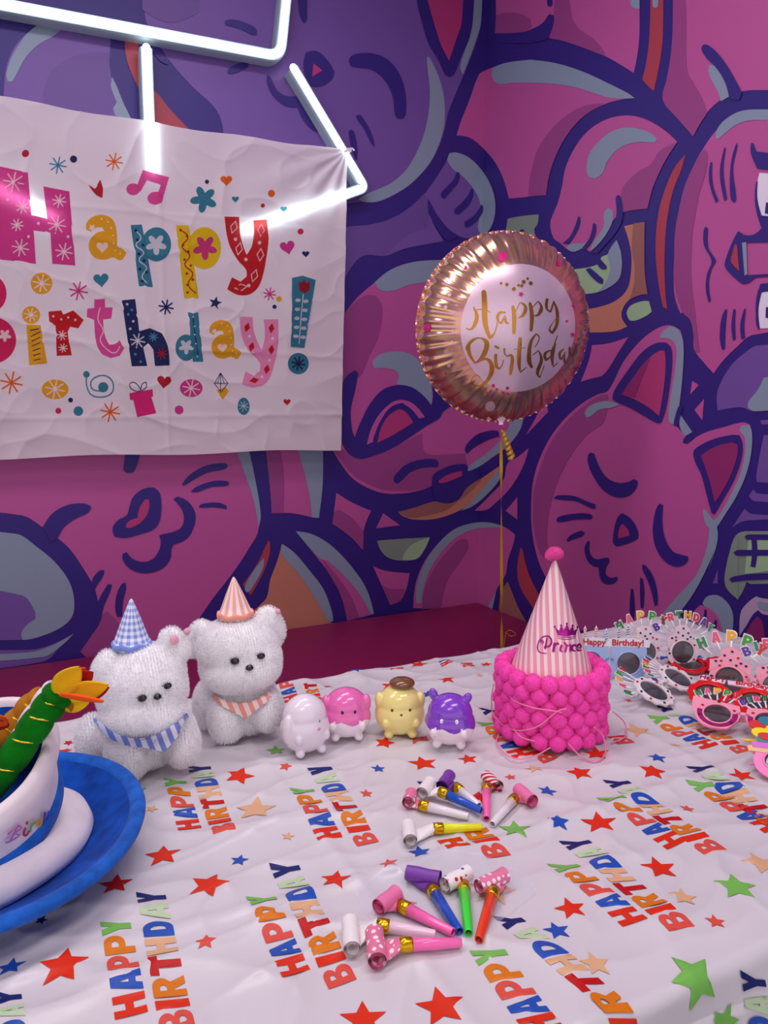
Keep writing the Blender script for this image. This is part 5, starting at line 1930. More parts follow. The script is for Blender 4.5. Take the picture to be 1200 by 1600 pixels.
HC0 = top(876, 1178)
HC = HC0 - EF * 0.083
HC.z = cz(HC.x, HC.y) + 0.002
PRr, RING = 0.0140, 0.0805
pom_mesh = []
for sd in range(3):
    bm = bmesh.new()
    bmesh.ops.create_icosphere(bm, subdivisions=3, radius=PRr)
    vs = []
    for v in bm.verts:
        v.co *= 1 + 0.07 * noise.noise(v.co * 120 + Vector((sd * 7, 0, 0))) + 0.04 * noise.noise(v.co * 400)
    vs = [v.co.copy() for v in bm.verts]
    fs = [tuple(v.index for v in f.verts) for f in bm.faces]
    ns = [v.normalized() for v in vs]
    bm.free()
    m_ = MB()
    m_.add(vs, fs, hot, True)
    fur(m_, vs, fs, ns, hot, 1500, 0.0026, 0.00028, 50 + sd, 0.0, 0.4)
    o_ = m_.build('pompom')
    pom_mesh.append(o_.data)
    bpy.data.objects.remove(o_)

PITCHZ = 0.0190
NH = 6
hatm = cone_stripes('hat_paper_stripes', '#F2A0B4', '#FCE4E0')
hat_lab = ['bottommost hot pink pompom hat of the stack, resting on the tablecloth', 'second lowest hot pink pompom hat of the nested stack',
           'third hot pink pompom hat from the bottom of the stack', 'fourth hot pink pompom hat from the bottom of the stack',
           'fifth hot pink pompom hat, just under the striped cone at the top', 'pink striped princess party hat with crown, topmost of the pompom stack']
cone_h, cone_r = 0.190, 0.0665
yaw0 = math.atan2(ER.y, ER.x)
for k in range(NH):
    zb = PRr + k * PITCHZ
    root = thing('party_hat', (HC.x, HC.y, HC.z + (k * PITCHZ if k else 0)), hat_lab[k], 'party hat', 'nested pompom party hats')
    root.rotation_euler.z = yaw0
    c_ = MB()
    ap = PRr + 0.004 + cone_h
    n = 96
    prof = [(cone_r * t_ / 20, -cone_h * t_ / 20) for t_ in range(0, 21)]
    prof[0] = (0.0004, 0)
    c_.lathe(prof, hatm, n)
    prof2 = [(max(0.0002, r - 0.0006), z - 0.0004) for r, z in prof]
    c_.lathe(prof2[::-1], hatm, n)
    co = c_.build('cone', root)
    co.location = (0, 0, ap)
    npm = 19
    r_ = RING + (0.0025 if k in (0, 2, 4) else -0.001) + (0.003 if k == 5 else 0)
    for i in range(npm):
        a = 2 * math.pi * (i + 0.5 * (k % 2)) / npm + random.uniform(-0.03, 0.03)
        p_ = bpy.data.objects.new('pompom', random.choice(pom_mesh))
        COL.objects.link(p_)
        p_.parent = root
        p_.location = (r_ * math.cos(a), r_ * math.sin(a), PRr + random.uniform(-0.001, 0.001) + 0.0005)
        p_.rotation_euler = (random.uniform(0, 6), random.uniform(0, 6), random.uniform(0, 6))
    if k == NH - 1:
        vs, fs, ns = fuse([((0, 0, 0), (0.0125, 0.0115, 0.010)), ((-0.006, 0, -0.003), (0.009, 0.009, 0.007))], 0.0014, 3)
        m_ = MB()
        m_.add(vs, fs, hot2, True)
        fur(m_, vs, fs, ns, hot2, 2500, 0.003, 0.0003, 9, 0.1, 0.4)
        o_ = m_.build('top_pompom', root)
        o_.location = (0, 0, ap + 0.003)
        # print on the cone: wording and crown, laid on the cone surface in front
        foilm = mat('foil_magenta', '#B81E92', 0.22, metal=0.6)
        pr_ = MB()
        sa, ca = cone_r / math.hypot(cone_r, cone_h), cone_h / math.hypot(cone_r, cone_h)
        slope = cone_r / cone_h
        apw = Vector((HC.x, HC.y, HC.z + k * PITCHZ + ap))

        def cone_hit(px, py):
            d = ray(px, py)
            o__ = EYE - apw
            # rotate into the hat frame
            R_ = Matrix.Rotation(-yaw0, 3, 'Z')
            o__, d = R_ @ o__, R_ @ d
            A = d.x ** 2 + d.y ** 2 - slope ** 2 * d.z ** 2
            B = 2 * (o__.x * d.x + o__.y * d.y - slope ** 2 * o__.z * d.z)
            C_ = o__.x ** 2 + o__.y ** 2 - slope ** 2 * o__.z ** 2
            D = B * B - 4 * A * C_
            if D < 0:
                return None
            t_ = (-B - math.sqrt(D)) / (2 * A)
            p = o__ + d * t_
            s_ = p.length
            phi = math.atan2(p.x, -p.y)
            return (s_ * math.sin(phi * sa), -s_ * math.cos(phi * sa))

        def cone_pt(u, v, off):
            s_ = math.hypot(u, v)
            phi = math.atan2(u, -v) / sa
            n_ = Vector((math.sin(phi) * ca, -math.cos(phi) * ca, sa))
            return Vector((s_ * sa * math.sin(phi), -s_ * sa * math.cos(phi), -s_ * ca)) + n_ * off + Vector((0, 0, ap))

        def cprint(ring):
            r2 = [cone_hit(*p) for p in ring]
            if any(q is None for q in r2):
                return
            try:
                P2, T = fill2([r2], 0.004)
            except Exception:
                return
            pr_.add([cone_pt(p.x, p.y, 0.0006) for p in P2], T, foilm, True)
        q_ = lambda pts: [(740 + a / 4.573, 860 + b / 4.573) for a, b in pts]
        for pts, w in (
                ([(520, 735), (470, 725), (458, 690), (480, 630), (530, 612), (556, 640), (545, 680), (505, 690)], [3, 4, 5, 4, 5, 6, 7, 4]),
                ([(495, 660), (480, 650), (488, 640), (500, 655), (488, 672)], [3, 4, 4, 3, 2]), ([(525, 625), (512, 700)], [5, 7]),
                ([(578, 665), (570, 720)], [9, 9]), ([(578, 690), (595, 665), (605, 668)], [4, 7, 8]),
                ([(628, 680), (620, 715), (635, 722)], [8, 8, 3]), ([(650, 660), (655, 668)], [7, 7]),
                ([(655, 722), (665, 675)], [8, 8]), ([(665, 690), (690, 670), (692, 700), (685, 722), (700, 716)], [3, 7, 8, 8, 3]),
                ([(728, 680), (708, 680), (705, 710), (728, 718)], [7, 8, 8, 3]),
                ([(738, 700), (765, 690), (755, 668), (742, 680), (742, 712), (768, 712)], [3, 6, 6, 8, 8, 3]),
                ([(800, 665), (785, 675), (802, 700), (790, 720), (778, 712)], [5, 6, 8, 7, 4]),
                ([(832, 665), (818, 675), (832, 700), (822, 718), (812, 712)], [5, 6, 8, 7, 4]),
                ([(603, 628), (665, 636), (728, 624)], [2, 3, 2]), ([(600, 616), (665, 622), (730, 612)], [2, 3, 2])):
            cprint(q_(stroke_ring(pts, w, 4)))
        cprint(q_([(602, 608), (580, 550), (612, 575), (624, 530), (645, 572), (665, 522), (685, 572), (706, 535), (715, 575), (742, 552), (728, 606), (665, 616)]))
        for c2 in ((580, 546), (624, 536), (665, 524), (705, 538), (740, 548)):
            cprint(q_(circle(c2[0], c2[1], 8, 10)))
        pr_.build('foil_print', root)
    # elastic cord
    cd = {5: [(772, 1028 + 40), (768, 1090), (772, 1118), (800, 1140), (838, 1136), (870, 1112), (885, 1108)],
          4: [(792, 1068), (800, 1092), (830, 1105), (860, 1110), (878, 1113)],
          3: [(795, 1098), (796, 1125), (812, 1150), (835, 1158)],
          2: [(928, 1136), (942, 1150), (946, 1176), (932, 1190), (908, 1182), (888, 1162)],
          1: [(958, 1112), (975, 1128), (979, 1145), (972, 1155), (955, 1160)],
          0: [(783, 1140), (776, 1160), (790, 1178), (812, 1186), (838, 1180), (860, 1168)]}[k]
    m_ = MB()
    pts = []
    for j, (px, py) in enumerate(cd):
        # cords hang clear of the pompoms, the low ones lie on the cloth
        p = on_v(px, py, HC, 0.094)
        rel = math.hypot((p - HC).dot(ER), 0)
        side = min(1.0, abs((p - HC).dot(ER)) / 0.095)
        dd = 0.096 * math.sqrt(max(0.0, 1 - side ** 2)) + 0.004
        p = on_v(px, py, HC, dd)
        if p.z < HC.z + 0.003:
            p = on_z(px, py, HC.z + 0.0025)
        pts.append(p)
    m_.tube(spline3(pts, 8), 0.00115, cord_m, 6)
    loc_w = Vector(root.location)
    o_ = m_.build('elastic_cord')
    o_.data.transform(Matrix.Rotation(-yaw0, 4, 'Z') @ Matrix.Translation(-loc_w))
    o_.parent = root

# =====================================================================  BIRTHDAY CAKE HAT
blue_m = mat('velour_blue', '#0C50B8', 0.9, k=0.8, sheen=0.06, spec=0.1, var=0.35, varscale=38, bump=(700, 0.3, 0.001))
blue_l = mat('velour_light_blue', '#2468CC', 0.9, k=0.85, sheen=0.08, spec=0.1, var=0.25, varscale=60, bump=(500, 0.3, 0.001))
white_v = mat('velour_white', '#F2E6EA', 0.85, sheen=0.1, var=0.06, varscale=30, bump=(500, 0.25, 0.001))
brim_c = Vector((-0.048, 0.978, 0))
hz = cz(-0.04, 0.95) + 0.007
hat = thing('cake_hat', (brim_c.x, brim_c.y, hz), 'blue and white plush birthday cake hat with candles at the left table edge', 'hat')
RB = 0.208


def wob(v, a):
    k = max(0.0, (math.hypot(v.x, v.y) - 0.11) / 0.09)
    return Vector((v.x, v.y, v.z + k * (0.012 + 0.011 * math.cos(a + 0.35) + 0.006 * math.sin(2 * a))))


b = MB()
prof = [(0.06, 0.006), (0.10, 0.008), (0.135, 0.012), (0.165, 0.020), (RB - 0.018, 0.030)]
b.lathe(prof, blue_m, 120, fn=wob)
b.lathe([(0.06, 0.001), (0.12, 0.002), (0.165, 0.008), (RB - 0.016, 0.018)][::-1], blue_m, 120, fn=wob)
b.lathe([(0.06, 0.001), (0.06, 0.006)], blue_m, 60, fn=wob)
brim = b.build('brim', hat)
b = MB()
b.lathe([(RB - 0.012 + 0.0105 * math.cos(t_ * math.pi / 6), 0.0245 + 0.0085 * math.sin(t_ * math.pi / 6)) for t_ in range(12)], blue_l, 120, closed_prof=True, fn=wob)
o_ = b.build('brim_piping', brim)
# lower white tier: soft puffed ring
def puff(v, a):
    r = 1 + 0.03 * math.sin(a * 3 + 1)
    return Vector((v.x * r, v.y * r, v.z * (1 + 0.05 * math.sin(a * 5))))


b = MB()
b.lathe([(0.075, 0.008), (0.125, 0.012), (0.137, 0.018), (0.141, 0.028), (0.136, 0.040), (0.122, 0.050), (0.098, 0.057), (0.07, 0.060)], white_v, 90, fn=puff)
b.build('lower_tier', hat)
# upper tier leans to the right and is open at the top
TILT = Matrix.Translation(ER * 0.012) @ Matrix.Rotation(math.radians(21), 4, ER) @ Matrix.Rotation(math.radians(8), 4, EF) @ Matrix.Translation((0.0, 0.0, 0.0))
tierM = Matrix.Translation(Vector((0.0, 0.0, 0.052))) @ TILT


def soft(v, a):
    r = 1 + 0.035 * math.sin(a * 2 + 0.6) + 0.012 * math.sin(a * 5)
    return Vector((v.x * r, v.y * r, v.z + 0.004 * math.sin(a * 3)))


R2, H2 = 0.120, 0.090
b = MB()
b.lathe([(0.090, 0.0), (0.100, 0.008), (0.104, 0.022), (0.109, 0.045), (R2 + 0.002, 0.07), (R2 + 0.001, H2 - 0.006), (R2 - 0.004, H2 + 0.002), (R2 - 0.010, H2), (R2 - 0.013, H2 - 0.006)], white_v, 90, M=tierM, fn=soft)
up_t = b.build('upper_tier', hat)
b = MB()
b.lathe([(R2 - 0.012, H2 - 0.004), (R2 - 0.016, H2 - 0.02), (R2 - 0.032, H2 - 0.036), (0.03, H2 - 0.040), (0.001, H2 - 0.040)], blue_m, 90, M=tierM,
        fn=lambda v, a: soft(v, a) + Vector((0, 0, 0.008 * math.sin(a * 3 + 1) * (1 if math.hypot(v.x, v.y) < 0.07 else 0))))
b.build('blue_top', hat)
b = MB()
b.lathe([(0.098, 0.0), (0.104, 0.001), (0.1075, 0.018), (0.103, 0.021)], blue_l, 90, M=tierM, fn=soft)
b.build('blue_band', hat)
# embroidered letters on the front of the tier
hloc = Vector(hat.location)
tinv = tierM.inverted()
lets = MB()


def tier_hit(px, py):
    d = ray(px, py).normalized()
    o__ = tinv @ (EYE - hloc)
    dd = (tinv.to_3x3() @ d)
    A = dd.x ** 2 + dd.y ** 2
    B = 2 * (o__.x * dd.x + o__.y * dd.y)
    C_ = o__.x ** 2 + o__.y ** 2 - (R2 - 0.001) ** 2
    D = B * B - 4 * A * C_
    if D < 0:
        return None
    p = o__ + dd * ((-B - math.sqrt(D)) / (2 * A))
    return (math.atan2(p.y, p.x) * R2, p.z)


def tier_pt(u, z, off):
    a = u / R2
    r = 0.104 + (R2 - 0.102) * min(1, max(0, (z - 0.02) / 0.045)) + off
    return tierM @ soft(Vector((r * math.cos(a), r * math.sin(a), z)), a)


def emb(c, pts, w):
    ring = stroke_ring([(x / 3.477, 1020 + y / 3.477) for x, y in pts], w / 3.477, 4)
    r2 = [tier_hit(*p) for p in ring]
    if any(q is None for q in r2):
        return
    try:
        P2, T = fill2([r2], 0.004)
    except Exception:
        return
    lets.add([tier_pt(p.x, p.y, 0.0022) for p in P2], T, mat('thread_' + c.strip('#'), c, 0.6), True)


emb('#C86CC4', [(48, 985), (95, 935), (72, 1040)], 8)
emb('#C86CC4', [(95, 935), (125, 950), (88, 985), (128, 1000), (72, 1040), (48, 1045)], 7)
emb('#C42848', [(150, 958), (155, 995), (175, 1000), (185, 975)], 9)
emb('#C42848', [(150, 918), (152, 924)], 9)
emb('#7CB860', [(195, 975), (190, 930)], 9)
emb('#7CB860', [(190, 945), (215, 915)], 8)
emb('#E8B020', [(228, 905), (245, 940), (270, 930), (262, 900)], 9)
emb('#4A3C9C', [(275, 860), (290, 925)], 9)
emb('#4A3C9C', [(285, 880), (305, 845), (310, 895)], 8)
if lets.v:
    lets.build('embroidered_letters', up_t)

# candles
green_m = mat('velour_green', '#067A10', 0.9, k=0.8, sheen=0.05, spec=0.1, var=0.25, varscale=50, bump=(500, 0.3, 0.001))
ochre_m = mat('velour_ochre', '#C07C1C', 0.9, k=0.85, sheen=0.05, spec=0.1, var=0.15, varscale=50, bump=(500, 0.3, 0.001))
gold_c = mat('gold_cord', '#E8C040', 0.25, metal=0.8)


def candle(pxs, dpt, r, m, name):
    pts = [on_v(x, y, hloc, dpt[i]) for i, (x, y) in enumerate(pxs)]
    c = spline3(pts, 10)
    L = len(c) - 1
    seg = 5
    rr = []
    for i in range(len(c)):
        u = i / L * seg
        f = u - math.floor(u)
        rr.append(r * (0.85 + 0.15 * math.sqrt(max(0, math.sin(math.pi * min(1, max(0, f)))))) * (1.0 if i < L - 2 else (0.85 if i == L - 2 else (0.6 if i == L - 1 else 0.25))))
    mb_ = MB()
    mb_.tube(c, rr, m, 24)
    ob = mb_.build(name, hat, loc=hloc.copy())
    ob.location = (0, 0, 0)
    g_ = MB()
    ax0 = (c[-1] - c[0]).normalized()
    for k in range(1, seg):
        i = int(L * k / seg)
        ax = (c[min(L, i + 1)] - c[max(0, i - 1)]).normalized()
        ax = (ax + Vector((0, 0, 0.35)) - ER * 0.3).normalized()
        u1 = ax.orthogonal().normalized()
        u2 = ax.cross(u1)
        ring = [c[i] + (u1 * math.cos(a) + u2 * math.sin(a)) * (r * 0.90) for a in [2 * math.pi * t_ / 28 for t_ in range(28)]]
        g_.tube(ring, 0.0013, gold_c, 6, closed=True)
    go = g_.build('gold_cord')
    go.parent = ob
    go.location = -hloc
    return c, ob


def petal(parent, px0, px1, d0, d1, w, m, curl=0.01, twist=0.0):
    a, b_ = on_v(px0[0], px0[1], hloc, d0), on_v(px1[0], px1[1], hloc, d1)
    ax = b_ - a
    L = ax.length
    z_ = ax.normalized()
    s_ = z_.cross(EF).normalized()
    nn = s_.cross(z_).normalized()
    q = Quaternion(z_, twist)
    s_, nn = q @ s_, q @ nn
    vs, fs = [], []
    N, M_ = 14, 6
    for i in range(N + 1):
        u = i / N
        ww = w * math.sin(math.pi * min(1, u ** 0.8)) ** 0.75 * (1 if u < 0.98 else 0.3) + 0.0006
        for j in range(M_ + 1):
            v = j / M_ * 2 - 1
            vs.append(a + z_ * (L * u) + s_ * (ww * v) + nn * (curl * (u * u) - 0.25 * ww * (1 - v * v)))
    n_ = len(vs)
    vs += [v + nn * 0.0025 for v in vs]
    for i in range(N):
        for j in range(M_):
            k = i * (M_ + 1) + j
            fs.append((k, k + 1, k + M_ + 2, k + M_ + 1))
            fs.append((n_ + k, n_ + k + M_ + 1, n_ + k + M_ + 2, n_ + k + 1))
        for k in (i * (M_ + 1), ):
            fs.append((k, k + M_ + 1, n_ + k + M_ + 1, n_ + k))
            k2_ = k + M_
            fs.append((k2_, n_ + k2_, n_ + k2_ + M_ + 1, k2_ + M_ + 1))
    p_ = MB()
    p_.add(vs, fs, m, True)
    o_ = p_.build('felt_petal')
    o_.parent = parent
    o_.location = -hloc
    return o_


fy, fo, fr = mat('felt_yellow', '#F0C000', 0.95, bump=(900, 0.3, 0.0006)), mat('felt_orange', '#FF5A00', 0.95, bump=(900, 0.3, 0.0006)), mat('felt_red', '#B80804', 0.95, bump=(900, 0.3, 0.0006))
_c, co = candle([(-48, 1188), (-10, 1150), (28, 1128), (52, 1102), (70, 1092)], [-0.01, -0.02, -0.03, -0.03, -0.03], 0.017, ochre_m, 'ochre_candle')
for a in (((10, 1130), (-55, 1118), 0.01, 0.06, 0.012, fo, 0.0), ((12, 1134), (-50, 1128), 0.0, 0.05, 0.011, fr, 0.0)):
    petal(co, *a)
_c, cw = candle([(-5, 1215), (28, 1168), (52, 1125), (78, 1088), (84, 1082)], [0.0, 0.0, -0.01, -0.01, -0.01], 0.0150, white_v, 'white_candle_back')
_c, cg = candle([(-25, 1240), (12, 1196), (42, 1152), (66, 1118), (85, 1094), (94, 1080)], [0.045, 0.035, 0.03, 0.025, 0.02, 0.02], 0.0178, green_m, 'green_candle')
for a in (((88, 1084), (126, 1038), 0.025, 0.03, 0.0135, fy, 0.004, 0.3), ((92, 1084), (133, 1040), 0.02, 0.015, 0.014, fo, 0.004, 0.5),
          ((92, 1085), (147, 1048), 0.02, 0.02, 0.014, fr, 0.003, 0.1), ((96, 1090), (172, 1066), 0.02, 0.03, 0.012, fy, 0.004, 0.2),
          ((98, 1092), (171, 1074), 0.015, 0.02, 0.012, fr, 0.0, 0.2), ((96, 1098), (140, 1096), 0.02, 0.02, 0.011, fy, -0.002, 0.0),
          ((94, 1084), (162, 1094), 0.035, 0.05, 0.0075, fo, 0.0, 0.9), ((102, 1096), (112, 1112), 0.02, 0.02, 0.006, ochre_m, 0.0, 0.0)):
    petal(cg, *a)

# =====================================================================  ROUND ANIMAL FIGURES (plain generic animals)
def figure(label, base_px, w, h, cols, kind, rot=0):
    base = top(*base_px)
    base = base - EF * (w * 0.36)
    base.z = cz(base.x, base.y) + 0.0015
    root = thing('animal_figure', base, label, 'figurine', 'round glossy animal figures')
    root.rotation_euler.z = yaw0 + rot
    mats = [mat('gloss_' + c.strip('#'), c, 0.22, coat=0.6) for c in cols]
    blobs = [((0, 0, h * 0.42), (w * 0.52, w * 0.48, h * 0.40)), ((0, 0, h * 0.62), (w * 0.46, w * 0.42, h * 0.37))]
    lim = [((-w * .24, -w * .27, h * .11), (w * .095, w * .12, h * .08)), ((w * .24, -w * .27, h * .11), (w * .095, w * .12, h * .08)),
           ((-w * .30, -w * .36, h * .36), (w * .085, w * .09, h * .09)), ((w * .30, -w * .36, h * .36), (w * .085, w * .09, h * .09))]
    ears = {'lop': [((-w * .44, -w * .14, h * .50), (w * .12, w * .14, h * .24))],
            'round': [((-w * .36, 0, h * .88), (w * .14, w * .10, h * .13)), ((w * .36, 0, h * .88), (w * .14, w * .10, h * .13))],
            'side': [((-w * .42, -w * .05, h * .70), (w * .10, w * .13, h * .17)), ((w * .42, -w * .05, h * .70), (w * .10, w * .13, h * .17))],
            'point': [((-w * .34, 0, h * .96), (w * .09, w * .08, h * .13), Matrix.Rotation(-0.35, 3, 'Y')), ((w * .34, 0, h * .92), (w * .09, w * .08, h * .12), Matrix.Rotation(0.5, 3, 'Y'))]}[kind]
    vs, fs, ns = fuse(blobs + lim + ears, 0.0013, 5)
    zs = min(v.z for v in vs)
    vs = [v - Vector((0, 0, zs)) for v in vs]
    m_ = MB()
    if len(mats) == 1:
        m_.add(vs, fs, mats[0], True)
        m_.build('body', root)
    else:
        # painted upper half, plain lower half: two parts meeting along the paint line
        line = h * 0.40
        up_f, lo_f = [], []
        for f in fs:
            c = sum((vs[i] for i in f), Vector((0, 0, 0))) / len(f)
            hand = c.y < -w * 0.40 and abs(abs(c.x) - w * .34) < w * .10 and c.z < h * .46
            (lo_f if (c.z < line + 0.003 * math.sin(math.atan2(c.y, c.x) * 6) or hand) else up_f).append(f)
        for nm, ff, mt in (('body', lo_f, mats[1]), ('painted_hood', up_f, mats[0])):
            use = sorted({i for f in ff for i in f})
            ix = {i: k for k, i in enumerate(use)}
            q = MB()
            q.add([vs[i] for i in use], [tuple(ix[i] for i in f) for f in ff], mt, True)
            q.build(nm, root)
    from mathutils.bvhtree import BVHTree
    bvh = BVHTree.FromPolygons(vs, fs)

    def dot(nm, x, z, rx, rz, mt):
        hh, n_, _, _ = bvh.ray_cast(Vector((x * w, -1, z * h)), Vector((0, 1, 0)))
        if hh is None:
            return
        q = MB()
        q.sphere(hh, (rx * w, rz * w, 0.0008), mt, R=n_.to_track_quat('Z', 'Y').to_matrix(), sub=2)
        q.build(nm, root)
    return root, dot


ink = mat('paint_dark', '#2A1820', 0.3)
r_, dot = figure('glossy white animal figure with one drooping side ear, leftmost of the four', (474, 1187), 0.078, 0.098, ['#F2E8F0'], 'lop', 0.55)
dot('eye', .14, .60, .022, .034, mat('paint_grey', '#8C90A8', 0.3)); dot('eye', .36, .60, .022, .034, mat('paint_grey', '#8C90A8', 0.3)); dot('cheek', .10, .49, .045, .03, mat('paint_pink', '#F08CB0', 0.3))
r_, dot = figure('glossy figure with pink top half and white belly, second from left', (540, 1163), 0.080, 0.086, ['#F070B8', '#F6EAF0'], 'side', 0.1)
dot('eye', -.10, .62, .03, .04, ink); dot('eye', .16, .62, .03, .04, ink); dot('nose', .03, .56, .022, .016, mat('paint_gold', '#D8B040', 0.3))
r_, dot = figure('glossy pale yellow animal figure with brown cap, third from left', (625, 1159), 0.082, 0.088, ['#F4E48C'], 'side', 0.05)
dot('eye', -.18, .60, .03, .035, mat('paint_brown', '#6A4020', 0.3)); dot('eye', .18, .60, .03, .035, mat('paint_brown', '#6A4020', 0.3)); dot('nose', 0, .53, .03, .022, mat('paint_brown', '#6A4020', 0.3))
q = MB()
q.sphere((0.004, 0.0, 0.088), (0.0215, 0.0205, 0.0095), mat('gloss_brown', '#7A4A22', 0.25, coat=0.6), sub=4)
q.build('brown_cap', r_)
r_, dot = figure('glossy purple and white animal figure with two pointed ears, rightmost of the four', (705, 1177), 0.080, 0.086, ['#8440C8', '#F6EAF0'], 'point', -0.15)
dot('eye', -.14, .58, .035, .05, mat('paint_white', '#FFFFFF', 0.3)); dot('eye', .16, .58, .035, .05, mat('paint_white', '#FFFFFF', 0.3))
dot('pupil', -.13, .58, .02, .03, ink); dot('pupil', .15, .58, .02, .03, ink)

# =====================================================================  PARTY BLOWERS
def polka(name, base, dots, k=95.0, r=0.30, rough=0.55):
    def fn(x, y, z, tc):
        n = Nd.nt.nodes.new('ShaderNodeTexVoronoi')
        n.inputs['Scale'].default_value = k
        n.inputs['Randomness'].default_value = 0.45
        Nd.nt.links.new(tc.outputs['Object'], n.inputs['Vector'])
        return [Nd(n.outputs['Distance']).lt(r)]
    return pattern(name, [base, dots], fn, rough)


def multidot(name):
    m = mat(name, '#F6F0EE', 0.55)
    nt = m.node_tree
    Nd.nt = nt
    tc = nt.nodes.new('ShaderNodeTexCoord')
    n = nt.nodes.new('ShaderNodeTexVoronoi')
    n.inputs['Scale'].default_value = 125
    n.inputs['Randomness'].default_value = 0.45
    nt.links.new(tc.outputs['Object'], n.inputs['Vector'])
    ramp = nt.nodes.new('ShaderNodeValToRGB')
    ramp.color_ramp.interpolation = 'CONSTANT'
    sp = nt.nodes.new('ShaderNodeSeparateXYZ')
    nt.links.new(n.outputs['Color'], sp.inputs[0])
    nt.links.new(sp.outputs[0], ramp.inputs['Fac'])
    cs = ['#D4207C', '#4E8C1E', '#E8A818', '#1C5CA8', '#C8281C']
    while len(ramp.color_ramp.elements) < 5:
        ramp.color_ramp.elements.new(0.5)
    for i, c in enumerate(cs):
        ramp.color_ramp.elements[i].position = i * 0.2
        ramp.color_ramp.elements[i].color = (*rgb(c), 1)
    mx = nt.nodes.new('ShaderNodeMix')
    mx.data_type = 'RGBA'
    mx.inputs['A'].default_value = (*rgb('#F6F0EE'), 1)
    nt.links.new(ramp.outputs['Color'], mx.inputs['B'])
    nt.links.new(Nd(n.outputs['Distance']).lt(0.30).o, mx.inputs['Factor'])
    nt.links.new(mx.outputs['Result'], nt.nodes['Principled BSDF'].inputs['Base Color'])
    return m


PAPER = {
    'white': mat('paper_white', '#F4EEEC', 0.5, bump=(200, 0.3, 0.001)),
    'polka': polka('paper_pink_polka', '#E87CA0', '#FBEFF2', k=125.0, r=0.34),
    'pink': mat('paper_pink', '#F07AAA', 0.5, bump=(200, 0.2, 0.001)),
    'purple': mat('paper_purple', '#7A3CA4', 0.45, bump=(200, 0.2, 0.001)),
    'candy': pattern('paper_candy', ['#F8E8E8', '#C4102C'], lambda x, y, z, tc: [((x * 0.8 + y * 0.9 + z * 0.6) * 620.0).sin().gt(-0.1)], 0.5),
    'dots': multidot('paper_multi_dots'),
}
MOUTH = {c: mat('mouthpiece_' + c, h, 0.28, coat=0.3) for c, h in
         (('yellow', '#EEF000'), ('white', '#F0E8EE'), ('blue', '#0A50C0'), ('pink', '#FF6CB4'), ('green', '#3CE83C'), ('red', '#F03C0C'), ('palepink', '#F8D8E8'))}
goldband = mat('gold_band', '#D8AC1C', 0.2, metal=0.9, bump=(500, 0.4, 0.0008))


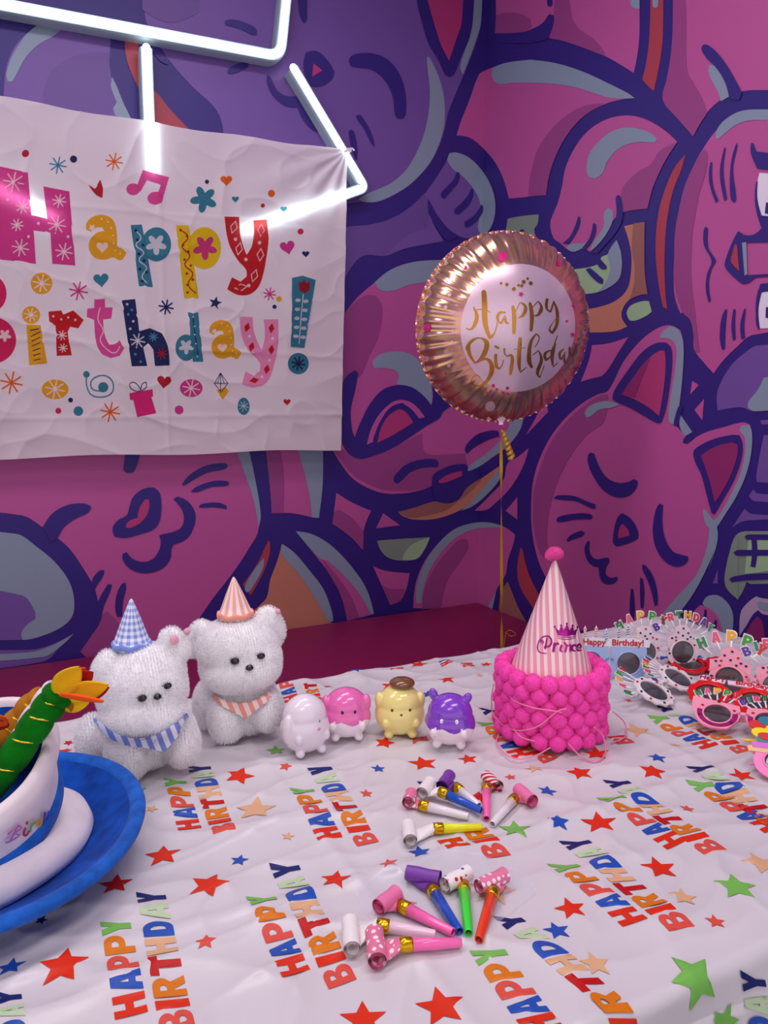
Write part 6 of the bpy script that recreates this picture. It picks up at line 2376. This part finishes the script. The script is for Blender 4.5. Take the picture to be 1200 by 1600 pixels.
def blower(label, mouth_px, gold_px, roll_px, axis_px, paper, mouth, group, lift=0.0, length=0.050, rr=0.0098, rl=0.040, sub_label=None):
    M = top(*mouth_px)
    G = top(*gold_px)
    M = Vector((M.x, M.y, cz(M.x, M.y) + 0.0055 + lift))
    G = Vector((G.x, G.y, cz(G.x, G.y) + 0.0078 + lift))
    RC = top(*roll_px)
    RC = Vector((RC.x, RC.y, cz(RC.x, RC.y) + rr + 0.001 + lift))
    A = on_z(roll_px[0] + axis_px[0], roll_px[1] + axis_px[1], RC.z) - on_z(*roll_px, RC.z)
    A.z = 0
    A.normalize()
    RC = top(roll_px[0], roll_px[1], 0.010)
    RC = Vector((RC.x, RC.y, cz(RC.x, RC.y) + rr + 0.001 + lift))
    d = (G - M).normalized()
    root = thing('party_blower', (G.x, G.y, cz(G.x, G.y)), label, 'party blower', group)
    org = Vector(root.location)
    m_ = MB()
    L = (G - M).length
    # tapered open tube: outside and inside wall
    N = 28

    def ringpts(c, r, dr):
        u = dr.orthogonal().normalized()
        w = dr.cross(u)
        return [c + (u * math.cos(2 * math.pi * k / N) + w * math.sin(2 * math.pi * k / N)) * r for k in range(N)]
    rs = [(0.0, 0.0044), (0.02, 0.0047), (0.5, 0.0056), (1.0, 0.0068)]
    vs = []
    for t_, r in rs:
        vs += ringpts(M + d * (L * t_), r, d)
    for t_, r in rs[::-1]:
        vs += ringpts(M + d * (L * t_ + 0.0001), r - 0.0009, d)
    K = len(rs) * 2
    fs = [(i * N + k, i * N + (k + 1) % N, ((i + 1) % K) * N + (k + 1) % N, ((i + 1) % K) * N + k) for i in range(K) for k in range(N)]
    m_.add(vs, fs, MOUTH[mouth], True)
    m_.build('mouthpiece', root, loc=org)
    b_ = MB()
    u0 = [G + d * t_ for t_ in (-0.0015, 0.0, 0.006, 0.012)]
    b_.tube(u0, [0.0070, 0.0074, 0.0075, 0.0073], goldband, 28)
    b_.build('gold_band', root, loc=org)
    # paper neck that opens flat into the coil
    p_ = MB()
    E0 = G + d * 0.011
    side = Vector((0, 0, 1)).cross(d).normalized()
    if side.dot(A) < 0:
        A = -A
    tgt = RC - Vector((0, 0, rr * 0.75))
    vs, fs = [], []
    S = 9
    for i in range(S + 1):
        t_ = i / S
        c = E0.lerp(tgt, t_)
        ax = side.lerp(A, t_).normalized()
        hw = 0.0068 * (1 - t_) + rl * 0.5 * t_
        hh = 0.0066 * (1 - t_) ** 1.2 + 0.0008
        for k in range(N):
            a = 2 * math.pi * k / N
            cr = 0.0007 * math.sin(a * 5 + i)
            vs.append(c + ax * ((hw + cr) * math.cos(a)) + Vector((0, 0, 1)) * (hh * math.sin(a)) + Vector((0, 0, 0)))
    for i in range(S):
        for k in range(N):
            fs.append((i * N + k, i * N + (k + 1) % N, (i + 1) * N + (k + 1) % N, (i + 1) * N + k))
    p_.add(vs, fs, PAPER[paper], True)
    # coil
    w_ = A.cross(Vector((0, 0, 1))).normalized()
    T_ = 64
    prof = []
    for i in range(T_ + 1):
        a = -math.pi / 2 + i / T_ * 2 * math.pi * 2.6
        r = rr * (1 - 0.17 * (i / T_ * 2.6))
        prof.append(w_ * (r * math.cos(a)) + Vector((0, 0, 1)) * (r * math.sin(a)))
    vs = []
    for s_ in (-0.5, -0.17, 0.17, 0.5):
        for q in prof:
            vs.append(RC + A * (rl * s_) + q * (1 + 0.04 * math.sin(s_ * 9)))
    n_ = T_ + 1
    fs = [(j * n_ + i, j * n_ + i + 1, (j + 1) * n_ + i + 1, (j + 1) * n_ + i) for j in range(3) for i in range(T_)]
    p_.add(vs, fs, PAPER[paper], True)
    o_ = p_.build('paper_coil', root, loc=org)
    return root


UG, LG = 'party blowers fanned out behind', 'party blowers fanned out in front'
blower('party blower with yellow mouthpiece and white paper coil', (752, 1298), (690, 1303), (640, 1302), (4, 30), 'white', 'yellow', UG, rl=0.036)
blower('party blower with white mouthpiece and pink polka dot coil standing on its edge', (732, 1284), (668, 1271), (641, 1250), (-8, 22), 'polka', 'white', UG, lift=0.002, rl=0.026)
blower('party blower with short blue mouthpiece and white paper coil', (752, 1279), (698, 1256), (666, 1238), (20, -28), 'white', 'blue', UG, lift=0.006, rl=0.034)
blower('party blower with purple coil and white mouthpiece half hidden behind the blue one', (748, 1268), (720, 1247), (697, 1224), (20, -30), 'purple', 'white', UG, lift=0.003, rl=0.036)
blower('party blower with red and white candy striped coil and pink mouthpiece', (760, 1285), (760, 1243), (768, 1222), (26, 24), 'candy', 'pink', UG, rl=0.036)
blower('party blower with plain pink coil and white mouthpiece, furthest right', (769, 1294), (799, 1261), (820, 1243), (28, 24), 'pink', 'white', UG, rl=0.038)
blower('party blower with white coil and white mouthpiece behind the pink one', (680, 1468), (606, 1459), (549, 1462), (4, 50), 'white', 'palepink', LG, lift=0.0, rl=0.042)
blower('party blower with pink mouthpiece and large pink polka dot coil, nearest the table edge', (720, 1482), (641, 1488), (588, 1482), (5, 50), 'polka', 'pink', LG, lift=0.001, rl=0.042, rr=0.0105)
blower('party blower with plain pink coil and pink mouthpiece', (708, 1468), (638, 1434), (606, 1410), (28, -22), 'pink', 'pink', LG, lift=0.002, rl=0.032)
blower('party blower with purple coil and long blue mouthpiece', (718, 1463), (680, 1407), (661, 1370), (40, 8), 'purple', 'blue', LG, rl=0.040)
blower('party blower with rainbow dotted coil and bright green mouthpiece', (732, 1466), (725, 1402), (714, 1374), (36, -20), 'dots', 'green', LG, rl=0.038)
blower('party blower with pink polka dot coil and orange red mouthpiece', (748, 1476), (768, 1411), (769, 1378), (38, -18), 'polka', 'red', LG, rl=0.040)

# =====================================================================  NOVELTY GLASSES
lens_m = mat('lens_smoke', '#454046', 0.1, alpha=0.66, coat=0.4)
TXT = {}


def text_mesh(txt, size, m, mb_, M, extrude=0.0006):
    cu_ = bpy.data.curves.new('t', 'FONT')
    cu_.body = txt
    cu_.size = size
    cu_.extrude = extrude
    cu_.offset = size * 0.025
    cu_.align_x = 'CENTER'
    cu_.resolution_u = 3
    o_ = bpy.data.objects.new('t', cu_)
    COL.objects.link(o_)
    bpy.context.view_layer.update()
    me = o_.to_mesh()
    vs = [M @ v.co for v in me.vertices]
    fs = [tuple(p.vertices) for p in me.polygons]
    o_.to_mesh_clear()
    bpy.data.objects.remove(o_)
    bpy.data.curves.remove(cu_)
    mb_.add(vs, fs, m, False)


LCOL = {'H': '#2E8C4A', 'A': '#F0587C', 'P': '#F4B414', 'Q': '#3CA024', 'Y': '#D8202C', 'B': '#5A2CA0', 'I': '#2C8A6A', 'R': '#E8486C', 'T': '#24803C', 'h': '#F4AC14', 'D': '#D02830', 'a': '#4C2C98', 'y': '#2C8A6A'}


class Glasses:
    """local frame: x from left lens to right lens, y up the front, z towards the viewer"""

    def __init__(s, label, Lpx, Rpx, tilt, col, ro, ri, group=None, zlift=0.0, yaw=0.0, sep=None, anchor='base'):
        a, b_ = top(*Lpx), top(*Rpx)
        s.ro, s.ri = ro, ri
        X = b_ - a
        X.z = 0
        s.sep = sep or X.length
        X.normalize()
        c = (a + b_) / 2
        Fh = Vector((0, 0, 1)).cross(X)
        if Fh.dot(EF) < 0:
            Fh = -Fh
        tl = math.radians(tilt)
        # y axis: tilt 90 = upright, 0 = lying flat with the top pointing away
        Y = Vector((0, 0, 1)) * math.sin(tl) - Fh * math.cos(tl)
        Z = X.cross(Y).normalized()
        s.c = Vector((c.x, c.y, cz(c.x, c.y) + 0.002 + zlift))
        s.org = s.c + Y * (ro * 1.0)
        s.R = Matrix((X, Y, Z)).transposed()
        s.M = Matrix.Translation(s.org) @ s.R.to_4x4()
        s.root = thing('novelty_glasses', s.c, label, 'party glasses', group)
        s.col = col
        s.fm = mat('frame_' + col.strip('#'), col, 0.3, coat=0.4)

    def T(s, x, y, z=0.0, rz=0.0):
        return s.M @ Matrix.Translation((x, y, z)) @ Matrix.Rotation(rz, 4, 'Z')

    def centers(s):
        return (-s.sep / 2, s.sep / 2)

    def frame(s, shape='round', k=1.15, arms=True, arm_len=0.12, fold=False):
        f = MB()
        ro, ri = s.ro, s.ri
        for i, cx in enumerate(s.centers()):
            sg = -1 if i == 0 else 1
            if shape == 'round':
                outer = circle(cx, 0, ro, 44, ro * 1.02)
            elif shape == 'cat':
                outer = smooth_ring([(cx - sg * ro * .95, ro * .75), (cx + sg * ro * 1.2, ro * 1.0), (cx + sg * ro * 1.15, ro * .1), (cx + sg * ro * .6, -ro * .85), (cx - sg * ro * .5, -ro * .9), (cx - sg * ro * 1.0, -ro * .1)], 6, 60)
            elif shape == 'square':
                outer = smooth_ring([(cx - ro * 1.0, ro * .98), (cx + ro * 1.0, ro * .98), (cx + ro * 1.03, 0), (cx + ro * .8, -ro * .8), (cx, -ro * 1.0), (cx - ro * .8, -ro * .8), (cx - ro * 1.03, 0)], 6, 60)
            elif shape == 'bumpy':
                outer = [(cx + ro * (1 + 0.05 * math.sin(a * 12)) * math.cos(a), ro * (1 + 0.05 * math.sin(a * 12)) * math.sin(a)) for a in [2 * math.pi * q / 60 for q in range(60)]]
            elif shape == 'petal':
                outer = [(cx + ro * (1 + 0.14 * math.cos(a * 7)) * math.cos(a), ro * (1 + 0.14 * math.cos(a * 7)) * math.sin(a)) for a in [2 * math.pi * q / 70 for q in range(70)]]
            inner = circle(cx, 0, ri, 36)
            f.plate([outer, inner], 0.0034, s.fm, s.M)
            f.tube([s.M @ Vector((x, y, 0.0036)) for x, y in circle(cx, 0, ri * 1.05, 36)], 0.0016, s.fm, 8, closed=True)
        g = s.sep / 2 - ro * 0.92
        f.plate([smooth_ring([(-g - 0.003, 0.001), (0, 0.006), (g + 0.003, 0.001), (g + 0.003, 0.008), (0, 0.013), (-g - 0.003, 0.008)], 5, 50)], 0.0034, s.fm, s.M)
        s.front = f.build('front_frame', s.root, loc=s.c.copy())
        for cx in s.centers():
            l_ = MB()
            l_.sphere((0, 0, 0), (ri * 1.02, ri * 1.02, 0.0016), lens_m, sub=3)
            l_.v = [tuple(s.M @ (Vector(v) + Vector((cx, 0, 0.0015)))) for v in l_.v]
            l_.build('lens', s.root, loc=s.c.copy())
        if arms:
            for sg in (-1, 1):
                a_ = MB()
                x0 = sg * (s.sep / 2 + ro * 0.98)
                if fold:
                    pts = [(x0, ro * .35, 0), (x0, ro * .35, -0.006), (x0 - sg * arm_len * .5, ro * .3, -0.008 - 0.003 * (sg > 0)), (x0 - sg * arm_len, -ro * .2, -0.008 - 0.003 * (sg > 0))]
                else:
                    back = s.R.transposed() @ Vector((0, 0, -1))
                    hgt = s.org.z + (s.R @ Vector((0, ro * .35, 0))).z - (s.c.z) - 0.004
                    pts = [(x0, ro * .35, 0), (x0, ro * .35, -0.01), (x0, ro * .30, -arm_len * .6)]
                    e = Vector((x0, ro * .2, -arm_len))
                    w = s.M @ e
                    if w.z < s.c.z + 0.002:
                        w.z = s.c.z + 0.002
                    pts.append(tuple(s.M.inverted() @ w))
                P_ = [s.M @ Vector(p) for p in pts]
                P_ = [Vector((p.x, p.y, max(p.z, cz(p.x, p.y) + 0.004))) for p in P_]
                a_.tube(spline3(P_, 6), 0.0024, s.fm, 8)
                a_.build('temple_arm', s.root, loc=s.c.copy())
        return s

    def dots(s, n=8, seed=0, cols=('#C0142C', '#1C1C4C')):
        rnd = random.Random(seed)
        f = MB()
        for cx in s.centers():
            for i in range(n):
                a = 2 * math.pi * (i + 0.3 * rnd.random()) / n + 0.3
                r = (s.ro + s.ri) / 2 * 1.02
                x, y = cx + r * math.cos(a), r * math.sin(a)
                f.plate([circle(x, y, s.ro * .075, 10, s.ro * .06)], 0.0046, mat('dot_' + cols[i % len(cols)].strip('#'), cols[i % len(cols)], 0.4), s.M)
        f.build('painted_dots', s.front).location = (0, 0, 0)
        o_ = s.front.children[-1]
        o_.data.transform(Matrix.Translation(-s.c))
        return s

    def cake(s, cx, seed=0, w=1.0):
        """stepped cake shape above a lens"""
        ro = s.ro
        f = MB()
        f.plate([smooth_ring([(cx - ro * .98 * w, ro * .35), (cx - ro * 1.0 * w, ro * .95), (cx - ro * .5, ro * 1.15), (cx - ro * .45, ro * 1.5), (cx, ro * 1.72), (cx + ro * .45, ro * 1.5), (cx + ro * .5, ro * 1.15), (cx + ro * 1.0 * w, ro * .95), (cx + ro * .98 * w, ro * .35), (cx, ro * .80)], 5, 65)], 0.0042, s.fm, s.M)
        rnd = random.Random(seed)
        for q in ((-.7, .9), (-.3, 1.25), (.05, 1.5), (.35, 1.2), (.75, .85), (0, 1.05), (-.45, .95), (.5, .95)):
            f.plate([circle(cx + q[0] * ro, q[1] * ro, ro * .075, 10, ro * .06)], 0.0052, mat('dot_C0142C' if rnd.random() < .5 else 'dot_1C1C4C', '#C0142C' if rnd.random() < .5 else '#1C1C4C', 0.4), s.M)
        f.build('cake_topper', s.root, loc=s.c.copy())
        return s

    def word(s, txt, keys, cx, r0, a0, a1, size, stem=None):
        """letters on little sticks fanned above a lens"""
        n = len(txt)
        wm = mat('letter_white', '#FBF6F8', 0.35, coat=0.3)
        for i, ch in enumerate(txt):
            a = math.radians(a0 + (a1 - a0) * i / (n - 1))
            x, y = cx + r0 * math.sin(a), r0 * math.cos(a)
            lm = mat('letter_' + LCOL[keys[i]].strip('#'), LCOL[keys[i]], 0.35, coat=0.3)
            f = MB()
            w = LWID.get(ch, 1.0) * size * 0.8
            rings = [[((p[0] - .5) * w, (p[1]) * size) for p in rg] for rg in LET[ch]]
            T_ = s.T(x, y, 0.0005, -a * 0.6)
            big = [[(p[0] * 1.0, p[1]) for p in rings[0]]]
            hw = w * .5 + size * .10
            cxy = (0, size * .5)
            out = [(cxy[0] + (p[0] - cxy[0]) * (1 + .22), cxy[1] + (p[1] - cxy[1]) * 1.20) for p in rings[0]]
            f.plate([out], 0.0022, wm, T_)
            f.plate(rings, 0.0034, lm, T_)
            base = r0 * (stem or 0.68)
            sx, sy = cx + base * math.sin(a * .9), base * math.cos(a * .9)
            d = Vector((x - sx, y - sy, 0))
            f.tube([s.M @ Vector((sx, sy, 0.0015)), s.M @ Vector((x, y + size * .1, 0.0015))], size * 0.11, wm, 8)
            f.build('letter', s.root, loc=s.c.copy())
        return s

    def banner_text(s, parts, y, size, back='#EEF2FA'):
        """cut-out plate with small lettering and candles"""
        for txt, cx, col in parts:
            f = MB()
            w = size * len(txt) * .27
            f.plate([smooth_ring([(cx - w, y - size * .18), (cx - w * 1.05, y + size * .6), (cx - w * .4, y + size * .82), (cx + w * .3, y + size * .86), (cx + w * 1.05, y + size * .6), (cx + w, y - size * .18)], 5, 60)], 0.003, mat('plate_' + back.strip('#'), back, 0.4), s.M)
            half = max(1, len(txt) // 2)
            text_mesh(txt, size * 1.0, mat('print_' + col.strip('#'), col, 0.5), f, s.T(cx, y, 0.0034))
            f.build('wording_plate', s.root, loc=s.c.copy())
        return s

    def candles(s, xs, y, h, cols):
        for i, (x, dy) in enumerate(xs):
            f = MB()
            c = cols[i % len(cols)]
            f.plate([[(x - h * .11, y + dy), (x + h * .11, y + dy), (x + h * .11, y + dy + h * .62), (x - h * .11, y + dy + h * .62)]], 0.003, mat('letter_white', '#FBF6F8', 0.35), s.M)
            for k in range(3):
                yy = y + dy + h * (.08 + .19 * k)
                f.plate([[(x - h * .11, yy), (x + h * .11, yy + h * .08), (x + h * .11, yy + h * .15), (x - h * .11, yy + h * .07)]], 0.0036, mat('stripe_' + c.strip('#'), c, 0.4), s.M)
            f.plate([smooth_ring([(x - h * .13, y + dy + h * .72), (x, y + dy + h * 1.05), (x + h * .13, y + dy + h * .72), (x, y + dy + h * .6)], 4, 60)], 0.003, mat('letter_white', '#FBF6F8', 0.35), s.M)
            f.plate([circle(x, y + dy + h * .76, h * .05, 8, h * .09)], 0.0036, mat('stripe_' + c.strip('#'), c, 0.4), s.M)
            f.build('candle', s.root, loc=s.c.copy())
        return s


HB = ('HAPPY', 'HAPQY')
BD = ('BIRTHDAY', 'BIRThDay')
GG = 'birthday glasses laid out on the cloth'
# pale pink cake glasses standing at the back
g = Glasses('white dotted cake glasses with letters, standing upright behind the blue pair', (1007, 1047), (1066, 1044), 82, '#F8E4EA', 0.033, 0.0235, GG)
g.frame('round').dots(7, 1).cake(-g.sep / 2, 1).cake(g.sep / 2, 2)
g.word(*HB, -g.sep / 2, 0.070, -45, 32, 0.017, 0.72).word(*BD, g.sep / 2, 0.070, -48, 52, 0.016, 0.72)
# pale blue pair with wording and candles
g = Glasses('pale blue glasses with birthday wording and candles beside the pompom hats', (922, 1066), (981, 1064), 84, '#A8C4EE', 0.0345, 0.0225, GG)
g.frame('square')
g.banner_text([('Happy', -g.sep / 2 + 0.006, '#C8202C'), ('Birthday!', g.sep / 2 - 0.002, '#C8202C')], 0.036, 0.0175)
g.candles([(-g.sep / 2 - 0.012, 0), (-g.sep / 2 + 0.010, 0.001), (-g.sep / 2 + 0.030, -0.004), (g.sep / 2 - 0.020, 0.0), (g.sep / 2 - 0.002, 0.006), (g.sep / 2 + 0.018, 0.0)], 0.049, 0.024, ['#D84838', '#D84838', '#3C6CC0', '#28488C', '#28284C', '#D8D060'])
# pink cake pair
g = Glasses('pink dotted cake glasses with letters, standing at the right edge of the table', (1137, 1096), (1212, 1108), 80, '#FFA8BE', 0.036, 0.0245, GG)
g.frame('round').dots(7, 4).cake(-g.sep / 2, 5).cake(g.sep / 2, 6)
g.word(*HB, -g.sep / 2, 0.072, -42, 40, 0.020, 0.74).word(*BD, g.sep / 2, 0.072, -45, 55, 0.017, 0.74)
# white dotted pair lying on the cloth
g = Glasses('white dotted glasses lying flat in front of the blue pair', (1044, 1110), (1088, 1084), 24, '#F6EEEE', 0.038, 0.0265, GG, sep=0.100, zlift=0.003)
g.frame('bumpy', fold=True).dots(8, 8)
g.word(*HB, -g.sep / 2, 0.060, -75, -5, 0.014, 0.6).word(*BD, g.sep / 2, 0.060, -75, 5, 0.012, 0.6)
# red pair lying behind
g = Glasses('plain red glasses lying behind the pink cake glasses', (1082, 1056), (1134, 1062), 12, '#D81014', 0.036, 0.025, GG, zlift=0.003)
g.frame('bumpy', fold=True)
# red pair with wording, leaning
g = Glasses('red glasses with birthday wording and candles propped among the pile', (1102, 1108), (1174, 1124), 20, '#E81008', 0.036, 0.0235, GG, zlift=0.006)
g.frame('bumpy', arms=True, arm_len=0.08)
g.banner_text([('HaPPY', -g.sep / 2 + 0.0, '#A01C50'), ('Birthday!!', g.sep / 2 - 0.004, '#C81C30')], 0.038, 0.0165, '#F8D8E4')
g.candles([(g.sep / 2 - 0.030, 0), (g.sep / 2 - 0.006, 0.006), (g.sep / 2 + 0.030, 0)], 0.050, 0.024, ['#D82838', '#E03048', '#D8A030'])
# pink pair with magenta glitter, lying in front
g = Glasses('pink glasses with magenta glitter rims lying at the front of the pile', (1117, 1150), (1199, 1166), 24, '#FFA0B8', 0.0345, 0.0215, GG, zlift=0.012)
g.frame('cat', fold=True)
glit = mat('glitter_magenta', '#B0187C', 0.3, metal=0.5, bump=(1500, 1.0, 0.001), var=0.5, varscale=900)
f = MB()
for cx in g.centers():
    f.plate([_arc(cx, 0, g.ro * .93, g.ro * .88, 170, 370, 20) + _arc(cx, 0, g.ri * 1.12, g.ri * 1.12, 370, 170, 20)], 0.0046, glit, g.M)
f.build('glitter_rim', g.root, loc=g.c.copy())
g.dots(6, 12)
g.word(*HB, -g.sep / 2, 0.050, -40, 30, 0.013, 0.7).word(*BD, g.sep / 2, 0.050, -50, 45, 0.012, 0.7)
# yellow pair with petals
g = Glasses('yellow glasses with red, teal and orange balloon shapes at the table edge', (1204, 1180), (1262, 1196), 30, '#FFEC10', 0.026, 0.0155, GG, zlift=0.002)
g.frame('round', fold=True)
for i, (x, y, r, c) in enumerate(((-.052, .020, .011, '#E02018'), (-.040, .031, .011, '#1C7CA0'), (-.024, .038, .013, '#FF7C18'), (-.044, .004, .012, '#FFEC10'))):
    f = MB()
    f.plate([circle(x, y, r * 1.2, 20, r * .8)], 0.0032, mat('balloon_' + c.strip('#'), c, 0.35, coat=0.3), g.T(0, 0, 0.0006 * (i + 1)))
    f.build('balloon_shape', g.root, loc=g.c.copy())
# pink cupcake / layered pair
g = Glasses('pink glasses with purple and teal layered tops nearest the table edge', (1206, 1225), (1270, 1240), 30, '#FF8CC8', 0.031, 0.0165, GG, zlift=0.002)
g.frame('round', fold=True)
for i, (c, y0, sh) in enumerate((('#F0C890', .012, 0.0), ('#E070D8', .020, .004), ('#3C8C84', .031, .008), ('#D81C18', .040, .014))):
    f = MB()
    cx = -g.sep / 2
    if i < 3:
        ring = smooth_ring([(cx - .040 + sh, y0 - .006), (cx - .044 + sh, y0 + .002), (cx - .034 + sh, y0 + .007), (cx, y0 + .010), (cx + .034, y0 + .007), (cx + .036, y0 - .002), (cx, y0 - .001)], 5, 70)
    else:
        ring = [p for p in circle(cx - .020, y0 - .002, .014, 20, .007)]
    f.plate([ring], 0.0036, mat('layer_' + c.strip('#'), c, 0.35, coat=0.3), g.T(0, 0, 0.0008 * (i + 1)))
    f.build('layered_top', g.root, loc=g.c.copy())

# =====================================================================  CLEAR BAG UNDER THE FRONT BLOWERS
bag_m = mat('clear_film', '#F4F4FF', 0.12, alpha=0.13, spec=0.6)
ring = [(p.x, p.y) for p in (on_z(x, y, HT) for x, y in ((556, 1402), (600, 1368), (668, 1344), (748, 1342), (812, 1366), (838, 1400), (790, 1440), (742, 1486), (660, 1494), (590, 1460)))]
P, T = fill2([smooth_ring(ring, 4, 50)], 0.006)
b = MB()
b.add([Vector((p.x, p.y, cz(p.x, p.y) + 0.0016 + 0.0014 * abs(noise.noise(Vector((p.x * 40, p.y * 55, 3)))))) for p in P], T, bag_m, True)
b.add([Vector((p.x, p.y, cz(p.x, p.y) + 0.0010)) for p in P], [t[::-1] for t in T], bag_m, True)
o = b.build('plastic_bag', loc=top(690, 1420))
tag(o, 'flat clear plastic bag lying under the front fan of party blowers', 'bag')
